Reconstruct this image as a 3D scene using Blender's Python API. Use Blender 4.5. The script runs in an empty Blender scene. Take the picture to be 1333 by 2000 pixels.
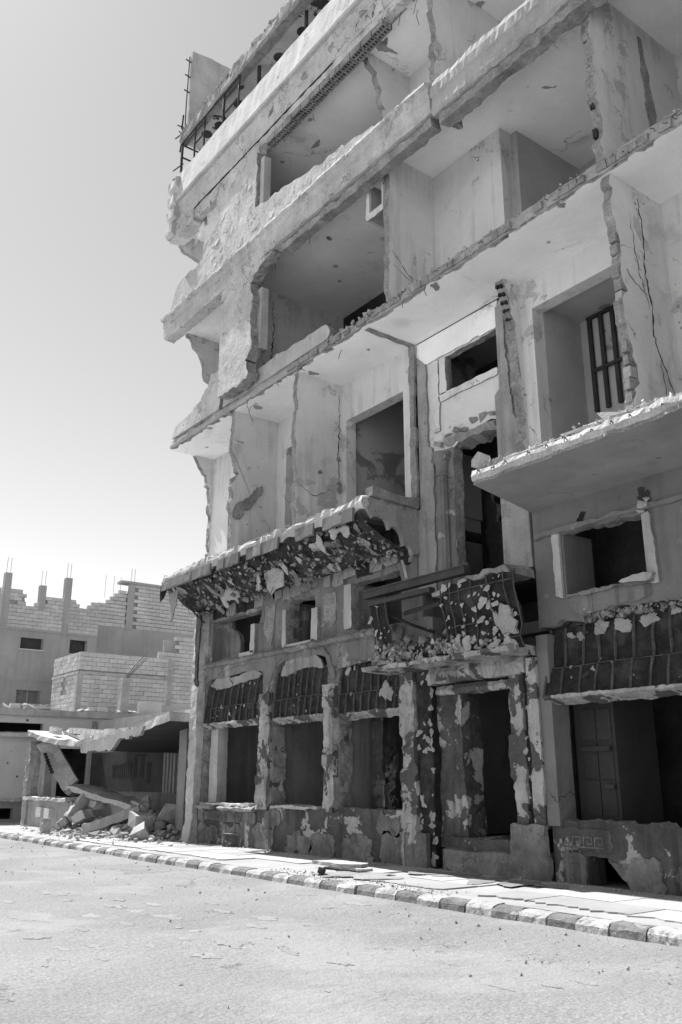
import bpy, bmesh, math, random
from mathutils import Vector, Matrix, noise, geometry, Quaternion

S = bpy.context.scene
# ------------------------------------------------------------------ camera, sky, sun, exposure
F_PX, W_PX, H_PX = 1720.0, 1333.0, 2000.0
PITCH = math.atan(527 / F_PX); AZ = math.radians(36.84)
CAM = Vector((0, -11.35, 1.6))
fh = Vector((-math.cos(AZ), math.sin(AZ), 0)); RIGHT = Vector((fh.y, -fh.x, 0))
FWD = fh * math.cos(PITCH) + Vector((0, 0, math.sin(PITCH)))
UP = -fh * math.sin(PITCH) + Vector((0, 0, math.cos(PITCH)))
cd = bpy.data.cameras.new('camera'); cam = bpy.data.objects.new('camera', cd); S.collection.objects.link(cam)
cd.sensor_fit = 'VERTICAL'; cd.sensor_height = 36; cd.sensor_width = 24
cd.lens = 36 * F_PX / H_PX; cd.clip_end = 3000
cam.matrix_world = Matrix((( RIGHT.x, UP.x, -FWD.x, CAM.x), (RIGHT.y, UP.y, -FWD.y, CAM.y), (RIGHT.z, UP.z, -FWD.z, CAM.z), (0, 0, 0, 1)))
S.camera = cam

SUN_TO = Vector((0.62, 0.09, -1.0)).normalized()      # direction the light travels
SUN_EL = math.asin(-SUN_TO.z)
wd = bpy.data.worlds.new('World'); S.world = wd; wd.use_nodes = True
nt = wd.node_tree; bg = nt.nodes['Background']
sky = nt.nodes.new('ShaderNodeTexSky'); sky.sky_type = 'NISHITA'; sky.sun_disc = False
sky.sun_elevation = SUN_EL; sky.sun_rotation = math.atan2(-SUN_TO.x, -SUN_TO.y)
sky.air_density = 1.0; sky.dust_density = 0.3; sky.ozone_density = 1.0
bw = nt.nodes.new('ShaderNodeRGBToBW')                 # black-and-white picture: grey sky
nt.links.new(sky.outputs[0], bw.inputs[0]); nt.links.new(bw.outputs[0], bg.inputs[0]); bg.inputs[1].default_value = 0.112
sl = bpy.data.lights.new('sun', 'SUN'); sl.energy = 5.0; sl.angle = math.radians(0.5)
so = bpy.data.objects.new('sun', sl); S.collection.objects.link(so); so.location = (-60, -10, 100)
so.rotation_euler = SUN_TO.to_track_quat('-Z', 'Y').to_euler()
S.view_settings.view_transform = 'Standard'; S.view_settings.look = 'None'
S.view_settings.exposure = 0.88; S.view_settings.gamma = 1.0; S.view_settings.use_curve_mapping = False

# ------------------------------------------------------------------ measuring helpers
def ray(px, py): return RIGHT * (px - W_PX / 2 - .5) + UP * (H_PX / 2 - py) + FWD * F_PX
def onp(axis, c, px, py):
    i = 'xyz'.index(axis); d = ray(px, py); return CAM + d * ((c - CAM[i]) / d[i])
def U(axis, c, pts):                                    # photo points measured onto a known plane of the building
    out = []
    for p in pts:
        q = onp(axis, c, *p)
        out.append({'y': (q.x, q.z), 'x': (q.y, q.z), 'z': (q.x, q.y)}[axis])
    return out
R = random.Random(7)
def fr(p, s=0.0): return noise.fractal(Vector(p) + Vector((s * 7.3, s * 3.1, s * 5.7)), 1.0, 2.0, 4)

# ------------------------------------------------------------------ materials (black-and-white: greys only)
M = {}
def gm(name, base, v1=.12, s1=.8, v2=.12, s2=22, rough=.9, bump=.25, bs=40, peel=None, peel_s=1.6, peel_t=.56,
       streak=0, streak_c=.1, pock=0, pock_s=9, pock_c=.12, crack=0, crack_s=1.0, crack_c=.06, blot=0, blot_c=.1, blot_s=1.1, blot_t=.55,
       spec=.15, lines=0, metal=0, speck=0):
    m = bpy.data.materials.new(name); m.use_nodes = True; t = m.node_tree; N = t.nodes.new; L = t.links.new
    b = t.nodes['Principled BSDF']; b.inputs['Roughness'].default_value = rough; b.inputs['Specular IOR Level'].default_value = spec
    b.inputs['Metallic'].default_value = metal
    g = N('ShaderNodeNewGeometry'); pos = g.outputs['Position']
    def noi(scale, det=5, ro=.6, vec=None, dist=0):
        n = N('ShaderNodeTexNoise'); n.inputs['Scale'].default_value = scale; n.inputs['Detail'].default_value = det
        n.inputs['Roughness'].default_value = ro; n.inputs['Distortion'].default_value = dist
        L(vec or pos, n.inputs['Vector']); return n.outputs['Fac']
    def mr(v, a, b_, c, d, smooth=False):
        n = N('ShaderNodeMapRange'); n.inputs[1].default_value = a; n.inputs[2].default_value = b_
        n.inputs[3].default_value = c; n.inputs[4].default_value = d
        if smooth: n.interpolation_type = 'SMOOTHSTEP'
        L(v, n.inputs[0]); return n.outputs[0]
    def ma(op, a, b_):
        n = N('ShaderNodeMath'); n.operation = op
        for i, x in enumerate((a, b_)):
            if isinstance(x, (int, float)): n.inputs[i].default_value = x
            else: L(x, n.inputs[i])
        return n.outputs[0]
    def mix(f, a, b_):                                   # scalar mix a + f*(b-a)
        n = N('ShaderNodeMix'); n.data_type = 'FLOAT'
        for i, x in ((0, f), (2, a), (3, b_)):
            if isinstance(x, (int, float)): n.inputs[i].default_value = x
            else: L(x, n.inputs[i])
        return n.outputs[0]
    big = noi(s1, 4, .65); fine = noi(s2, 3, .7)
    c = ma('MULTIPLY', mr(big, .25, .75, base * (1 - 2 * v1), base * (1 + 2 * v1)), mr(fine, .3, .7, 1 - v2, 1 + v2))
    h = ma('ADD', ma('MULTIPLY', noi(bs, 3, .7), .5), ma('MULTIPLY', noi(bs * .17, 3, .6), 1.2))
    if peel is not None:
        f = mr(ma('ADD', noi(peel_s, 6, .65, dist=.3), 0.0), peel_t, peel_t + .012, 0, 1)
        c = mix(f, c, ma('MULTIPLY', mr(fine, .3, .7, .8, 1.2), peel)); h = ma('SUBTRACT', h, ma('MULTIPLY', f, .8))
    if blot:
        f = mr(noi(blot_s, 7, .65, dist=.4), blot_t, blot_t + .14, 0, blot, True); c = mix(f, c, blot_c)
    if streak:
        mp = N('ShaderNodeMapping'); mp.inputs['Scale'].default_value = (3.2, 3.2, .28); L(pos, mp.inputs[0])
        f = mr(ma('MULTIPLY', noi(1.6, 6, .6, mp.outputs[0]), mr(noi(.5, 3), .3, .7, .8, 1.2)), .5, .68, 0, streak, True); c = mix(f, c, streak_c)
    if pock:
        v = N('ShaderNodeTexVoronoi'); v.inputs['Scale'].default_value = pock_s; L(pos, v.inputs['Vector'])
        cr = N('ShaderNodeSeparateColor'); L(v.outputs['Color'], cr.inputs[0])
        rad = ma('MULTIPLY', ma('POWER', cr.outputs[0], 3.0), mr(noi(.9, 4), .45, .62, 0, .34))
        f = mr(ma('SUBTRACT', v.outputs['Distance'], rad), -.03, .03, pock, 0); c = mix(f, c, pock_c); h = ma('SUBTRACT', h, ma('MULTIPLY', f, 1.2))
    if crack:
        vv = N('ShaderNodeVectorMath'); vv.operation = 'ADD'; nn = N('ShaderNodeTexNoise'); nn.inputs['Scale'].default_value = 2.2; nn.inputs['Detail'].default_value = 4
        L(pos, nn.inputs['Vector']); sc = N('ShaderNodeVectorMath'); sc.operation = 'SCALE'; sc.inputs[3].default_value = .9
        L(nn.outputs['Color'], sc.inputs[0]); L(pos, vv.inputs[0]); L(sc.outputs[0], vv.inputs[1])
        v = N('ShaderNodeTexVoronoi'); v.feature = 'DISTANCE_TO_EDGE'; v.inputs['Scale'].default_value = crack_s; L(vv.outputs[0], v.inputs['Vector'])
        f = ma('MULTIPLY', mr(v.outputs['Distance'], .002, .009, crack, 0), mr(noi(.8, 2), .55, .62, 0, 1)); c = mix(f, c, crack_c); h = ma('SUBTRACT', h, ma('MULTIPLY', f, 1.5))
    if lines:
        w = N('ShaderNodeTexWave'); w.wave_type = 'BANDS'; w.bands_direction = 'Z'; w.inputs['Scale'].default_value = lines; w.inputs['Distortion'].default_value = 1.5
        L(pos, w.inputs['Vector']); c = ma('MULTIPLY', c, mr(w.outputs['Fac'], 0, 1, .55, 1.3)); h = ma('ADD', h, w.outputs['Fac'])
    if speck:
        f = mr(noi(60, 2, .8), .66, .72, 0, speck); c = mix(f, c, .5)
    L(c, b.inputs['Base Color'])
    bp = N('ShaderNodeBump'); bp.inputs['Strength'].default_value = bump; bp.inputs['Distance'].default_value = .03
    L(h, bp.inputs['Height']); L(bp.outputs[0], b.inputs['Normal'])
    M[name] = m; return m

gm('facade', .45, v1=.14, s1=1.4, v2=.14, bump=1.0, bs=9, crack=1.0, crack_s=1.5, streak=.28, streak_c=.3, peel=.42, peel_s=2.2, peel_t=.6)
gm('parapet', .42, v1=.10, s1=1.2, v2=.10, bump=.6, bs=9, crack=.9, crack_s=1.1, streak=.3, streak_c=.26, peel=.34, peel_s=1.8, peel_t=.62)
gm('ceiling', .88, v1=.07, s1=.5, v2=.04, bump=.12, pock=.8, pock_s=2.4, pock_c=.25, blot=.35, blot_c=.45, blot_s=.8, peel=.66, peel_s=.8, peel_t=.69, crack=.5, crack_s=.5)
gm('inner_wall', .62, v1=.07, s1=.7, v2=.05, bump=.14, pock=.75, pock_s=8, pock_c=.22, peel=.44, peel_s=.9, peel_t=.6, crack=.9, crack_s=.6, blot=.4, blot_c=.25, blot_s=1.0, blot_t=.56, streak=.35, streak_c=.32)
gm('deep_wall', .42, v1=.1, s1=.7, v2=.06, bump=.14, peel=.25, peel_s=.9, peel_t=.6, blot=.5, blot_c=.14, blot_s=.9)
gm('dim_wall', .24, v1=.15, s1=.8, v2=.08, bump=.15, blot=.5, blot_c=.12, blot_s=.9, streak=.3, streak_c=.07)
gm('plinth_stone', .17, v1=.25, s1=1.6, v2=.18, bump=.7, bs=12, peel=.18, peel_s=2.2, peel_t=.54, streak=.8, streak_c=.07, blot=.6, blot_c=.07, blot_s=1.8, blot_t=.5, crack=.9, crack_s=1.6)
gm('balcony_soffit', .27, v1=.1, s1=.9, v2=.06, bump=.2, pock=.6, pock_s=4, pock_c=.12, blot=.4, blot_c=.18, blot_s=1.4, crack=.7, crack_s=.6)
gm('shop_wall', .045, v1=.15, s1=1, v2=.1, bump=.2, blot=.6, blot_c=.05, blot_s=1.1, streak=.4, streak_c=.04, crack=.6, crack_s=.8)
gm('edge', .25, v1=.22, s1=2.6, v2=.3, s2=30, bump=1.0, bs=22, blot=.6, blot_c=.14, blot_s=4)
gm('screed', .42, v1=.15, s1=2.0, v2=.2, s2=30, bump=.8, bs=24, blot=.5, blot_c=.25, blot_s=3)
gm('mezz', .185, v1=.16, s1=.9, v2=.09, bump=.3, peel=.32, peel_s=1.3, peel_t=.61, streak=.6, streak_c=.06, blot=.5, blot_c=.07, blot_s=.8, blot_t=.57, crack=.9, crack_s=.7, pock=.6, pock_s=10, pock_c=.5)
gm('stone', .30, v1=.14, s1=1.3, v2=.12, bump=.5, bs=16, streak=.5, streak_c=.14, peel=.27, peel_s=1.8, peel_t=.57, crack=.7, crack_s=1.2, pock=.6, pock_s=7)
gm('pier_stone', .34, v1=.2, s1=1.5, v2=.15, bump=.8, bs=14, streak=.5, streak_c=.07, peel=.09, peel_s=1.7, peel_t=.525, blot=.5, blot_c=.05, blot_s=.95, blot_t=.55, crack=.8, crack_s=1.2, pock=.6, pock_s=7)
gm('plinth', .08, v1=.3, s1=1.2, v2=.2, bump=.6, bs=14, peel=.34, peel_s=1.4, peel_t=.545, streak=.8, streak_c=.05, blot=.5, blot_c=.05, blot_s=1.5, crack=.8, crack_s=1.4)
gm('painted', .17, v1=.1, s1=.9, v2=.06, bump=.18, peel=.22, peel_s=1.1, peel_t=.63, crack=.9, crack_s=.5, streak=.3, streak_c=.08)
gm('frame', .42, v1=.1, s1=2, v2=.12, bump=.3, streak=.4, streak_c=.2)
gm('patch', .37, v1=.12, s1=3, v2=.15, bump=.6, bs=20)
gm('lath', .062, v1=.3, s1=3, v2=.25, bump=.8, bs=30, lines=26, blot=.7, blot_c=.15, blot_s=2.2, blot_t=.5, rough=.8, speck=.35)
gm('lath_rod', .075, v1=.3, s1=4, v2=.2, rough=.7)
gm('steel', .035, v1=.2, s1=3, v2=.2, rough=.6, spec=.3)
gm('soot_shade', .045, v1=.3, s1=1, v2=.2, bump=.3, blot=.5, blot_c=.02)  # soot, and the shade of deep rooms, holes and cracks as colour
gm('roof_soffit', .46, v1=.12, s1=1.2, v2=.1, bump=.4, peel=.06, peel_s=.75, peel_t=.555, crack=.9, crack_s=.8)
gm('road', .23, v1=.10, s1=.3, v2=.30, s2=34, bump=1.0, bs=48, blot=.6, blot_c=.30, blot_s=.45, blot_t=.5, crack=.3, crack_s=.3, crack_c=.15, speck=.2, streak=0, peel=.21, peel_s=.7, peel_t=.64)
gm('road_patch', .27, v1=.1, s1=.9, v2=.22, s2=55, bump=.8, bs=70)
gm('walk', .33, v1=.08, s1=.7, v2=.10, s2=40, bump=.3, bs=40, blot=.4, blot_c=.22, blot_s=1.2, crack=.4, crack_s=.5, crack_c=.15)
gm('paver', .38, v1=.06, s1=.8, v2=.08, s2=40, bump=.25, blot=.3, blot_c=.26, blot_s=1.4)
gm('paver_grey', .30, v1=.07, s1=.8, v2=.08, s2=40, bump=.25, blot=.3, blot_c=.22, blot_s=1.4)
gm('kerb_white', .36, v1=.14, s1=3, v2=.2, bump=.8, bs=26, peel=.25, peel_s=5, peel_t=.56)
gm('kerb_black', .16, v1=.2, s1=3, v2=.2, bump=.8, bs=26, peel=.25, peel_s=5, peel_t=.57)
gm('block', .44, v1=.10, s1=.6, v2=.10, bump=.4, bs=12, blot=.3, blot_c=.3, blot_s=.8)
gm('block_pale', .49, v1=.08, s1=.6, v2=.10, bump=.4, bs=12)
gm('mortar', .33, v1=.15, s1=1, v2=.15)
gm('render', .33, v1=.10, s1=.35, v2=.06, bump=.2, blot=.3, blot_c=.2, blot_s=.35, streak=.25, streak_c=.2)
gm('concrete', .34, v1=.12, s1=1.5, v2=.12, bump=.5, bs=18, streak=.3, streak_c=.2)
gm('rubble', .34, v1=.2, s1=2.0, v2=.25, bump=.9, bs=20)
gm('rubble_dark', .2, v1=.2, s1=2.0, v2=.25, bump=.9, bs=20)
gm('soil', .25, v1=.2, s1=1.5, v2=.3, s2=40, bump=1, bs=30)
gm('ground', .40, v1=.1, s1=.1, v2=.15, s2=8, bump=.3)
gm('sign', .06, v1=.35, s1=.5, v2=.1, rough=.5)
gm('sign_print', .035, v1=.2, s1=1, v2=.1, rough=.5)

# ------------------------------------------------------------------ object helpers
LOC = {}
def link(o, parent=None):
    S.collection.objects.link(o)
    if parent is not None:
        o.parent = parent; o.matrix_parent_inverse = Matrix.Translation(-LOC.get(parent.name, Vector((0, 0, 0))))
    return o
def mesh(name, vs, fs, mats, mi=None, fix=True):
    me = bpy.data.meshes.new(name); me.from_pydata([tuple(v) for v in vs], [], fs)
    for m in (mats if isinstance(mats, (list, tuple)) else [mats]): me.materials.append(M[m])
    if mi: me.polygons.foreach_set('material_index', mi)
    if fix:
        b = bmesh.new(); b.from_mesh(me); bmesh.ops.recalc_face_normals(b, faces=b.faces); b.to_mesh(me); b.free()
    return me
def obj(name, parent, mats, vs, fs, mi=None, fix=True):
    return link(bpy.data.objects.new(name, mesh(name, vs, fs, mats, mi, fix)), parent)
def tag(o, label=None, cat=None, group=None, kind=None):
    for k, v in (('label', label), ('category', cat), ('group', group), ('kind', kind)):
        if v: o[k] = v
    return o
def thing(name, loc, label, cat, group=None):
    o = bpy.data.objects.new(name, None); S.collection.objects.link(o); o.location = loc; o.empty_display_size = .3
    LOC[o.name] = Vector(loc); return tag(o, label, cat, group)
def P3(axis, c, uv): return {'y': Vector((uv[0], c, uv[1])), 'x': Vector((c, uv[0], uv[1])), 'z': Vector((uv[0], uv[1], c))}[axis]
SEED = [0]
def plate(name, parent, mat, axis, c, poly, th, holes=(), rough=None, hrough=None, jag=.03, step=.07, emat='edge', kind=None):
    """a wall or slab cut to an outline: rough edges are subdivided and broken"""
    SEED[0] += 1; sd = SEED[0]; rr = random.Random(sd); jag *= .8
    loops = []
    for li, lp in enumerate([poly] + list(holes)):
        spec = rough if li == 0 else hrough
        n = len(lp); pts = []; flg = []
        for i in range(n):
            a = Vector(lp[i]); b = Vector(lp[(i + 1) % n]); isr = spec is True or (spec and i in spec)
            prev = spec is True or (spec and ((i - 1) % n) in spec)
            L = (b - a).length
            k = max(1, int(L / step)) if isr else 1
            nr = Vector((-(b - a).y, (b - a).x)).normalized() if L > 0 else Vector((0, 1))
            for j in range(k):
                p = a.lerp(b, j / k)
                if isr and j > 0: p = p + nr * jag * (1.3 * fr((p.x * 2.2, p.y * 2.2, sd)) + 1.5 * (noise.cell(Vector((p.x * 4.3, p.y * 4.3, sd))) - .5) + rr.uniform(-.35, .35)) + (b - a).normalized() * rr.uniform(-.3, .3) * L / k
                pts.append(p); flg.append(isr and (j > 0 or prev))
        loops.append((pts, flg, spec))
    rows = 3 if th > .1 else 1
    vs = []; fs = []; mi = []; base = []
    for (pts, flg, spec) in loops:
        base.append(len(vs)); n = len(pts)
        for r in range(rows + 1):
            for p, f in zip(pts, flg):
                q = Vector(p)
                if f and r > 0: q = q + Vector((rr.uniform(-1, 1), rr.uniform(-1, 1))) * jag * (.55 if r < rows else .4)
                vs.append(P3(axis, c + th * r / rows, q))
    flat = [[Vector((p.x, p.y, 0)) for p in l[0]] for l in loops]
    tris = geometry.tessellate_polygon(flat)
    idx = []
    for li, l in enumerate(loops): idx += [(li, k) for k in range(len(l[0]))]
    for t in tris:
        fs.append(tuple(base[idx[k][0]] + idx[k][1] for k in t)); mi.append(0)
        fs.append(tuple(base[idx[k][0]] + rows * len(loops[idx[k][0]][0]) + idx[k][1] for k in reversed(t))); mi.append(0)
    for li, (pts, flg, spec) in enumerate(loops):
        n = len(pts)
        for r in range(rows):
            for k in range(n):
                k2 = (k + 1) % n; a = base[li] + r * n
                fs.append((a + k, a + k2, a + n + k2, a + n + k)); mi.append(1 if (flg[k] or flg[k2]) else 0)
    o = obj(name, parent, [mat, emat], vs, fs, mi)
    if kind: o['kind'] = kind
    return o
def beam(name, parent, mat, prof, x0, x1, step=.18, jit=.01, axis='x', rot=None, lo=0):
    """a profile (y,z) run along x (or (x,z) along y), its vertices broken by noise"""
    SEED[0] += 1; sd = SEED[0]; n = max(1, int(abs(x1 - x0) / step)); m = len(prof); vs = []; fs = []
    rr = random.Random(sd)
    for i in range(n + 1):
        x = x0 + (x1 - x0) * i / n
        for j, p in enumerate(prof):
            jj = .68 * (jit[j] if isinstance(jit, (list, tuple)) else jit)
            a = fr((x * 4.2, p[0] * 3, p[1] * 3), sd) * jj * 1.5 + rr.uniform(-1, 1) * jj * .7
            b = fr((x * 4.2 + 40, p[0] * 3, p[1] * 3), sd) * jj * 1.5 + rr.uniform(-1, 1) * jj * .7
            a += (noise.cell(Vector((x * 3.1, j, sd))) - .5) * jj * 1.3; b += (noise.cell(Vector((x * 3.7, j + 20, sd))) - .5) * jj * 1.3
            ex = (rr.uniform(-1, 1) * jj if i in (0, n) else rr.uniform(-.25, .25) * min(step, jj * 3))
            v = (x + ex, p[0] + a, p[1] + b)
            vs.append(v if axis == 'x' else (v[1], v[0], v[2]))
    for i in range(n):
        for j in range(m):
            j2 = (j + 1) % m; fs.append((i * m + j, i * m + j2, (i + 1) * m + j2, (i + 1) * m + j))
    fs.append(tuple(range(m))); fs.append(tuple(n * m + k for k in reversed(range(m))))
    return obj(name, parent, mat, vs, fs)
def rect(a0, a1, b0, b1): return [(a0, b0), (a1, b0), (a1, b1), (a0, b1)]
def box(name, parent, mat, x0, x1, y0, y1, z0, z1):
    vs = [(x, y, z) for x in (x0, x1) for y in (y0, y1) for z in (z0, z1)]
    return obj(name, parent, mat, vs, [(0, 1, 3, 2), (4, 6, 7, 5), (0, 4, 5, 1), (2, 3, 7, 6), (0, 2, 6, 4), (1, 5, 7, 3)])
def tube(name, parent, mat, path, r, n=6, wob=0):
    vs = []; fs = []; path = [Vector(p) for p in path]
    for i, p in enumerate(path):
        d = (path[min(i + 1, len(path) - 1)] - path[max(i - 1, 0)]).normalized()
        u = d.cross(Vector((.31, .2, .93))).normalized(); w = d.cross(u)
        rad = r[i] if isinstance(r, (list, tuple)) else r
        for k in range(n):
            a = 2 * math.pi * k / n; vs.append(p + (u * math.cos(a) + w * math.sin(a)) * rad * (1 + R.uniform(-wob, wob)))
    for i in range(len(path) - 1):
        for k in range(n): fs.append((i * n + k, i * n + (k + 1) % n, (i + 1) * n + (k + 1) % n, (i + 1) * n + k))
    fs.append(tuple(range(n))); fs.append(tuple((len(path) - 1) * n + k for k in reversed(range(n))))
    return obj(name, parent, mat, vs, fs)
def hull_geo(seed, n=15):
    rr = random.Random(seed); b = bmesh.new()
    for sx_ in (-1, 1):
        for sy_ in (-1, 1):
            for sz_ in (-1, 1):
                if rr.random() < .2: continue
                b.verts.new((sx_ * rr.uniform(.55, 1), sy_ * rr.uniform(.5, .95), sz_ * rr.uniform(.4, .8)))
    for _ in range(n - 9):
        v = Vector((rr.gauss(0, 1), rr.gauss(0, 1), rr.gauss(0, 1))).normalized() * rr.uniform(.7, .95); b.verts.new((v.x, v.y, v.z * .8))
    r = bmesh.ops.convex_hull(b, input=b.verts)
    bmesh.ops.delete(b, geom=[g for g in r['geom_interior'] if isinstance(g, bmesh.types.BMVert)], context='VERTS')
    b.verts.index_update(); vs = [v.co.copy() for v in b.verts]; fs = [tuple(v.index for v in f.verts) for f in b.faces]; b.free(); return vs, fs
HULL = [hull_geo(100 + i, 13 + i % 6) for i in range(14)]
HM = {}
def chunk_mesh(i, mat):
    k = (i % 14, mat)
    if k not in HM: HM[k] = mesh('concrete_chunk', *HULL[i % 14], mat)
    return HM[k]
def chunk(name, parent, mat, loc, size, rr=R):
    o = bpy.data.objects.new(name, chunk_mesh(rr.randrange(14), mat)); o.location = loc
    o.scale = size if isinstance(size, (tuple, list)) else (size * rr.uniform(.7, 1.3), size * rr.uniform(.7, 1.3), size * rr.uniform(.5, 1))
    o.rotation_euler = (rr.uniform(-.5, .5), rr.uniform(-.5, .5), rr.uniform(0, 6.28)); return link(o, parent)
def scatter(name, parent, mat, fn, n, smin, smax, seed):      # crumbs nobody could count, one mesh
    rr = random.Random(seed); vs = []; fs = []
    for _ in range(n):
        p = Vector(fn(rr)); s = smin + (smax - smin) * rr.random() ** 3; hv, hf = HULL[rr.randrange(14)]; b = len(vs)
        q = Quaternion((rr.gauss(0, 1), rr.gauss(0, 1), rr.gauss(0, 1), rr.gauss(0, 1))).normalized()
        sc = Vector((s * rr.uniform(.7, 1.4), s * rr.uniform(.6, 1.2), s * rr.uniform(.4, .9)))
        for v in hv: vs.append(p + q @ Vector((v.x * sc.x, v.y * sc.y, v.z * sc.z)))
        fs += [tuple(b + k for k in f) for f in hf]
    return tag(obj(name, parent, mat, vs, fs, fix=False), kind='stuff')
def patch_geo(seed):
    rr = random.Random(seed); n = 30; vs = []; fs = []
    cor = sorted(rr.uniform(0, 6.283) for _ in range(7)); cr = [rr.uniform(.6, 1.0) for _ in cor]; rad = []
    for i in range(n):                                  # angular sherd: straight breaks between a few corners, nibbled
        t = 6.283 * i / n; k = max([j for j in range(7) if cor[j] <= t], default=6); k2 = (k + 1) % 7
        a0, a1 = cor[k], cor[k2] + (6.283 if k2 <= k else 0); tt = t + (6.283 if t < a0 else 0); f = (tt - a0) / max(1e-4, a1 - a0)
        p_ = Vector((math.cos(a0), math.sin(a0))) * cr[k] * (1 - f) + Vector((math.cos(a1), math.sin(a1))) * cr[k2] * f
        rad.append(max(.25, p_.length + .10 * fr((math.cos(t) * 3, math.sin(t) * 3, seed)) + rr.uniform(-.04, .04)))
    for lay, (z, k) in enumerate(((0, 1.03), (.10, 1.0), (.17, .86), (.2, .45))):
        for i in range(n):
            a = 2 * math.pi * i / n; r = rad[i] * k * rr.uniform(.95, 1.05); vs.append(Vector((math.cos(a) * r, math.sin(a) * r * .8, z * rr.uniform(.75, 1.25))))
    for l in range(3):
        for i in range(n): fs.append((l * n + i, l * n + (i + 1) % n, (l + 1) * n + (i + 1) % n, (l + 1) * n + i))
    fs.append(tuple(3 * n + i for i in range(n))); fs.append(tuple(reversed(range(n)))); return vs, fs
FLECK = {}
PATCH = [patch_geo(300 + i) for i in range(9)]; PM = {}
def patch(parent, loc, nrm, r, mat='patch', asp=1.0, rr=R, name='plaster_patch', th=.5):
    i = rr.randrange(9)
    if r < .042 and parent is not None:                  # flecks too small to pick apart: joined per part
        nrm = Vector(nrm).normalized(); q = nrm.to_track_quat('Z', 'Y') @ Quaternion((0, 0, 1), rr.uniform(0, 6.28)); vs, fs = FLECK.setdefault((parent.name, mat), ([], [])); b = len(vs)
        for v in PATCH[i][0]: vs.append(Vector(loc) + nrm * .004 + q @ Vector((v.x * r * asp, v.y * r, v.z * r * th)))
        fs.extend(tuple(b + k for k in f) for f in PATCH[i][1]); return None
    if (i, mat) not in PM: PM[(i, mat)] = mesh('plaster_patch', *PATCH[i], mat)
    o = bpy.data.objects.new(name, PM[(i, mat)]); nrm = Vector(nrm).normalized()
    q = nrm.to_track_quat('Z', 'Y') @ Quaternion((0, 0, 1), rr.uniform(0, 6.28))
    o.rotation_mode = 'QUATERNION'; o.rotation_quaternion = q; o.scale = (r * asp, r, r * th); o.location = Vector(loc) + nrm * .004
    return link(o, parent)
def sheet(name, parent, mat, fn, nu, nv, amp=.0, seed=1):
    vs = []; fs = []
    for i in range(nu + 1):
        for j in range(nv + 1):
            p = Vector(fn(i / nu, j / nv)); w = noise.noise_vector(p * 2.3 + Vector((seed, 0, 0))) * amp + noise.noise_vector(p * 7 + Vector((seed, 0, 0))) * amp * .4; vs.append(p + w)
    for i in range(nu):
        for j in range(nv):
            a = i * (nv + 1) + j; fs.append((a, a + 1, a + nv + 2, a + nv + 1))
    o = obj(name, parent, mat, vs, fs, fix=False)
    for p in o.data.polygons: p.use_smooth = True
    return o

# ------------------------------------------------------------------ ground, road, pavement, kerb
WZ = .13                                                # pavement height
def struct(o, label=None): o['kind'] = 'structure'; return o
struct(obj('ground', None, 'ground', [(-900, -900, -.05), (900, -900, -.05), (900, 900, -.05), (-900, 900, -.05)], [(0, 1, 2, 3)], fix=False))
def gridsheet(name, x0, x1, y0, y1, nx, ny, zf, mat, parent=None):
    vs = []; fs = []
    for i in range(nx + 1):
        for j in range(ny + 1):
            x = x0 + (x1 - x0) * i / nx; y = y0 + (y1 - y0) * j / ny; vs.append((x, y, zf(x, y)))
    for i in range(nx):
        for j in range(ny):
            a = i * (ny + 1) + j; fs.append((a, a + ny + 1, a + ny + 2, a + 1))
    o = obj(name, parent, mat, vs, fs, fix=False)
    for p in o.data.polygons: p.use_smooth = True
    return o
road = struct(gridsheet('road', -70, 12, -14, -2.70, 330, 60, lambda x, y: .022 * fr((x * .3, y * .3, 0), 3) + .006 * fr((x * 1.7, y * 1.7, 0), 5), 'road'))
rr = random.Random(11)
def asphalt_patch(px, py, a, b, th):
    p = onp('z', .01, px, py); n = 22; vs = []; fs = []; ph = rr.uniform(0, 9)
    rad = [(.75 + .55 * fr((math.cos(6.283 * i / n) * 1.3, math.sin(6.283 * i / n) * 1.3, ph)) + rr.uniform(-.12, .12)) for i in range(n)]
    z0 = .022 * fr((p.x * .3, p.y * .3, 0), 3)
    for z, k in ((-.03, 1.06), (th, .98), (th + .004, .6)):
        for i in range(n):
            t = 6.283 * i / n; x = p.x + math.cos(t) * a * rad[i] * k; y = p.y + math.sin(t) * b * rad[i] * k
            vs.append((x, y, .022 * fr((x * .3, y * .3, 0), 3) + .006 * fr((x * 1.7, y * 1.7, 0), 5) + z))
    for l in range(2):
        for i in range(n): fs.append((l * n + i, l * n + (i + 1) % n, (l + 1) * n + (i + 1) % n, (l + 1) * n + i))
    fs.append(tuple(2 * n + i for i in range(n)))
    obj('asphalt_patch', road, 'road_patch', vs, fs)
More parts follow.
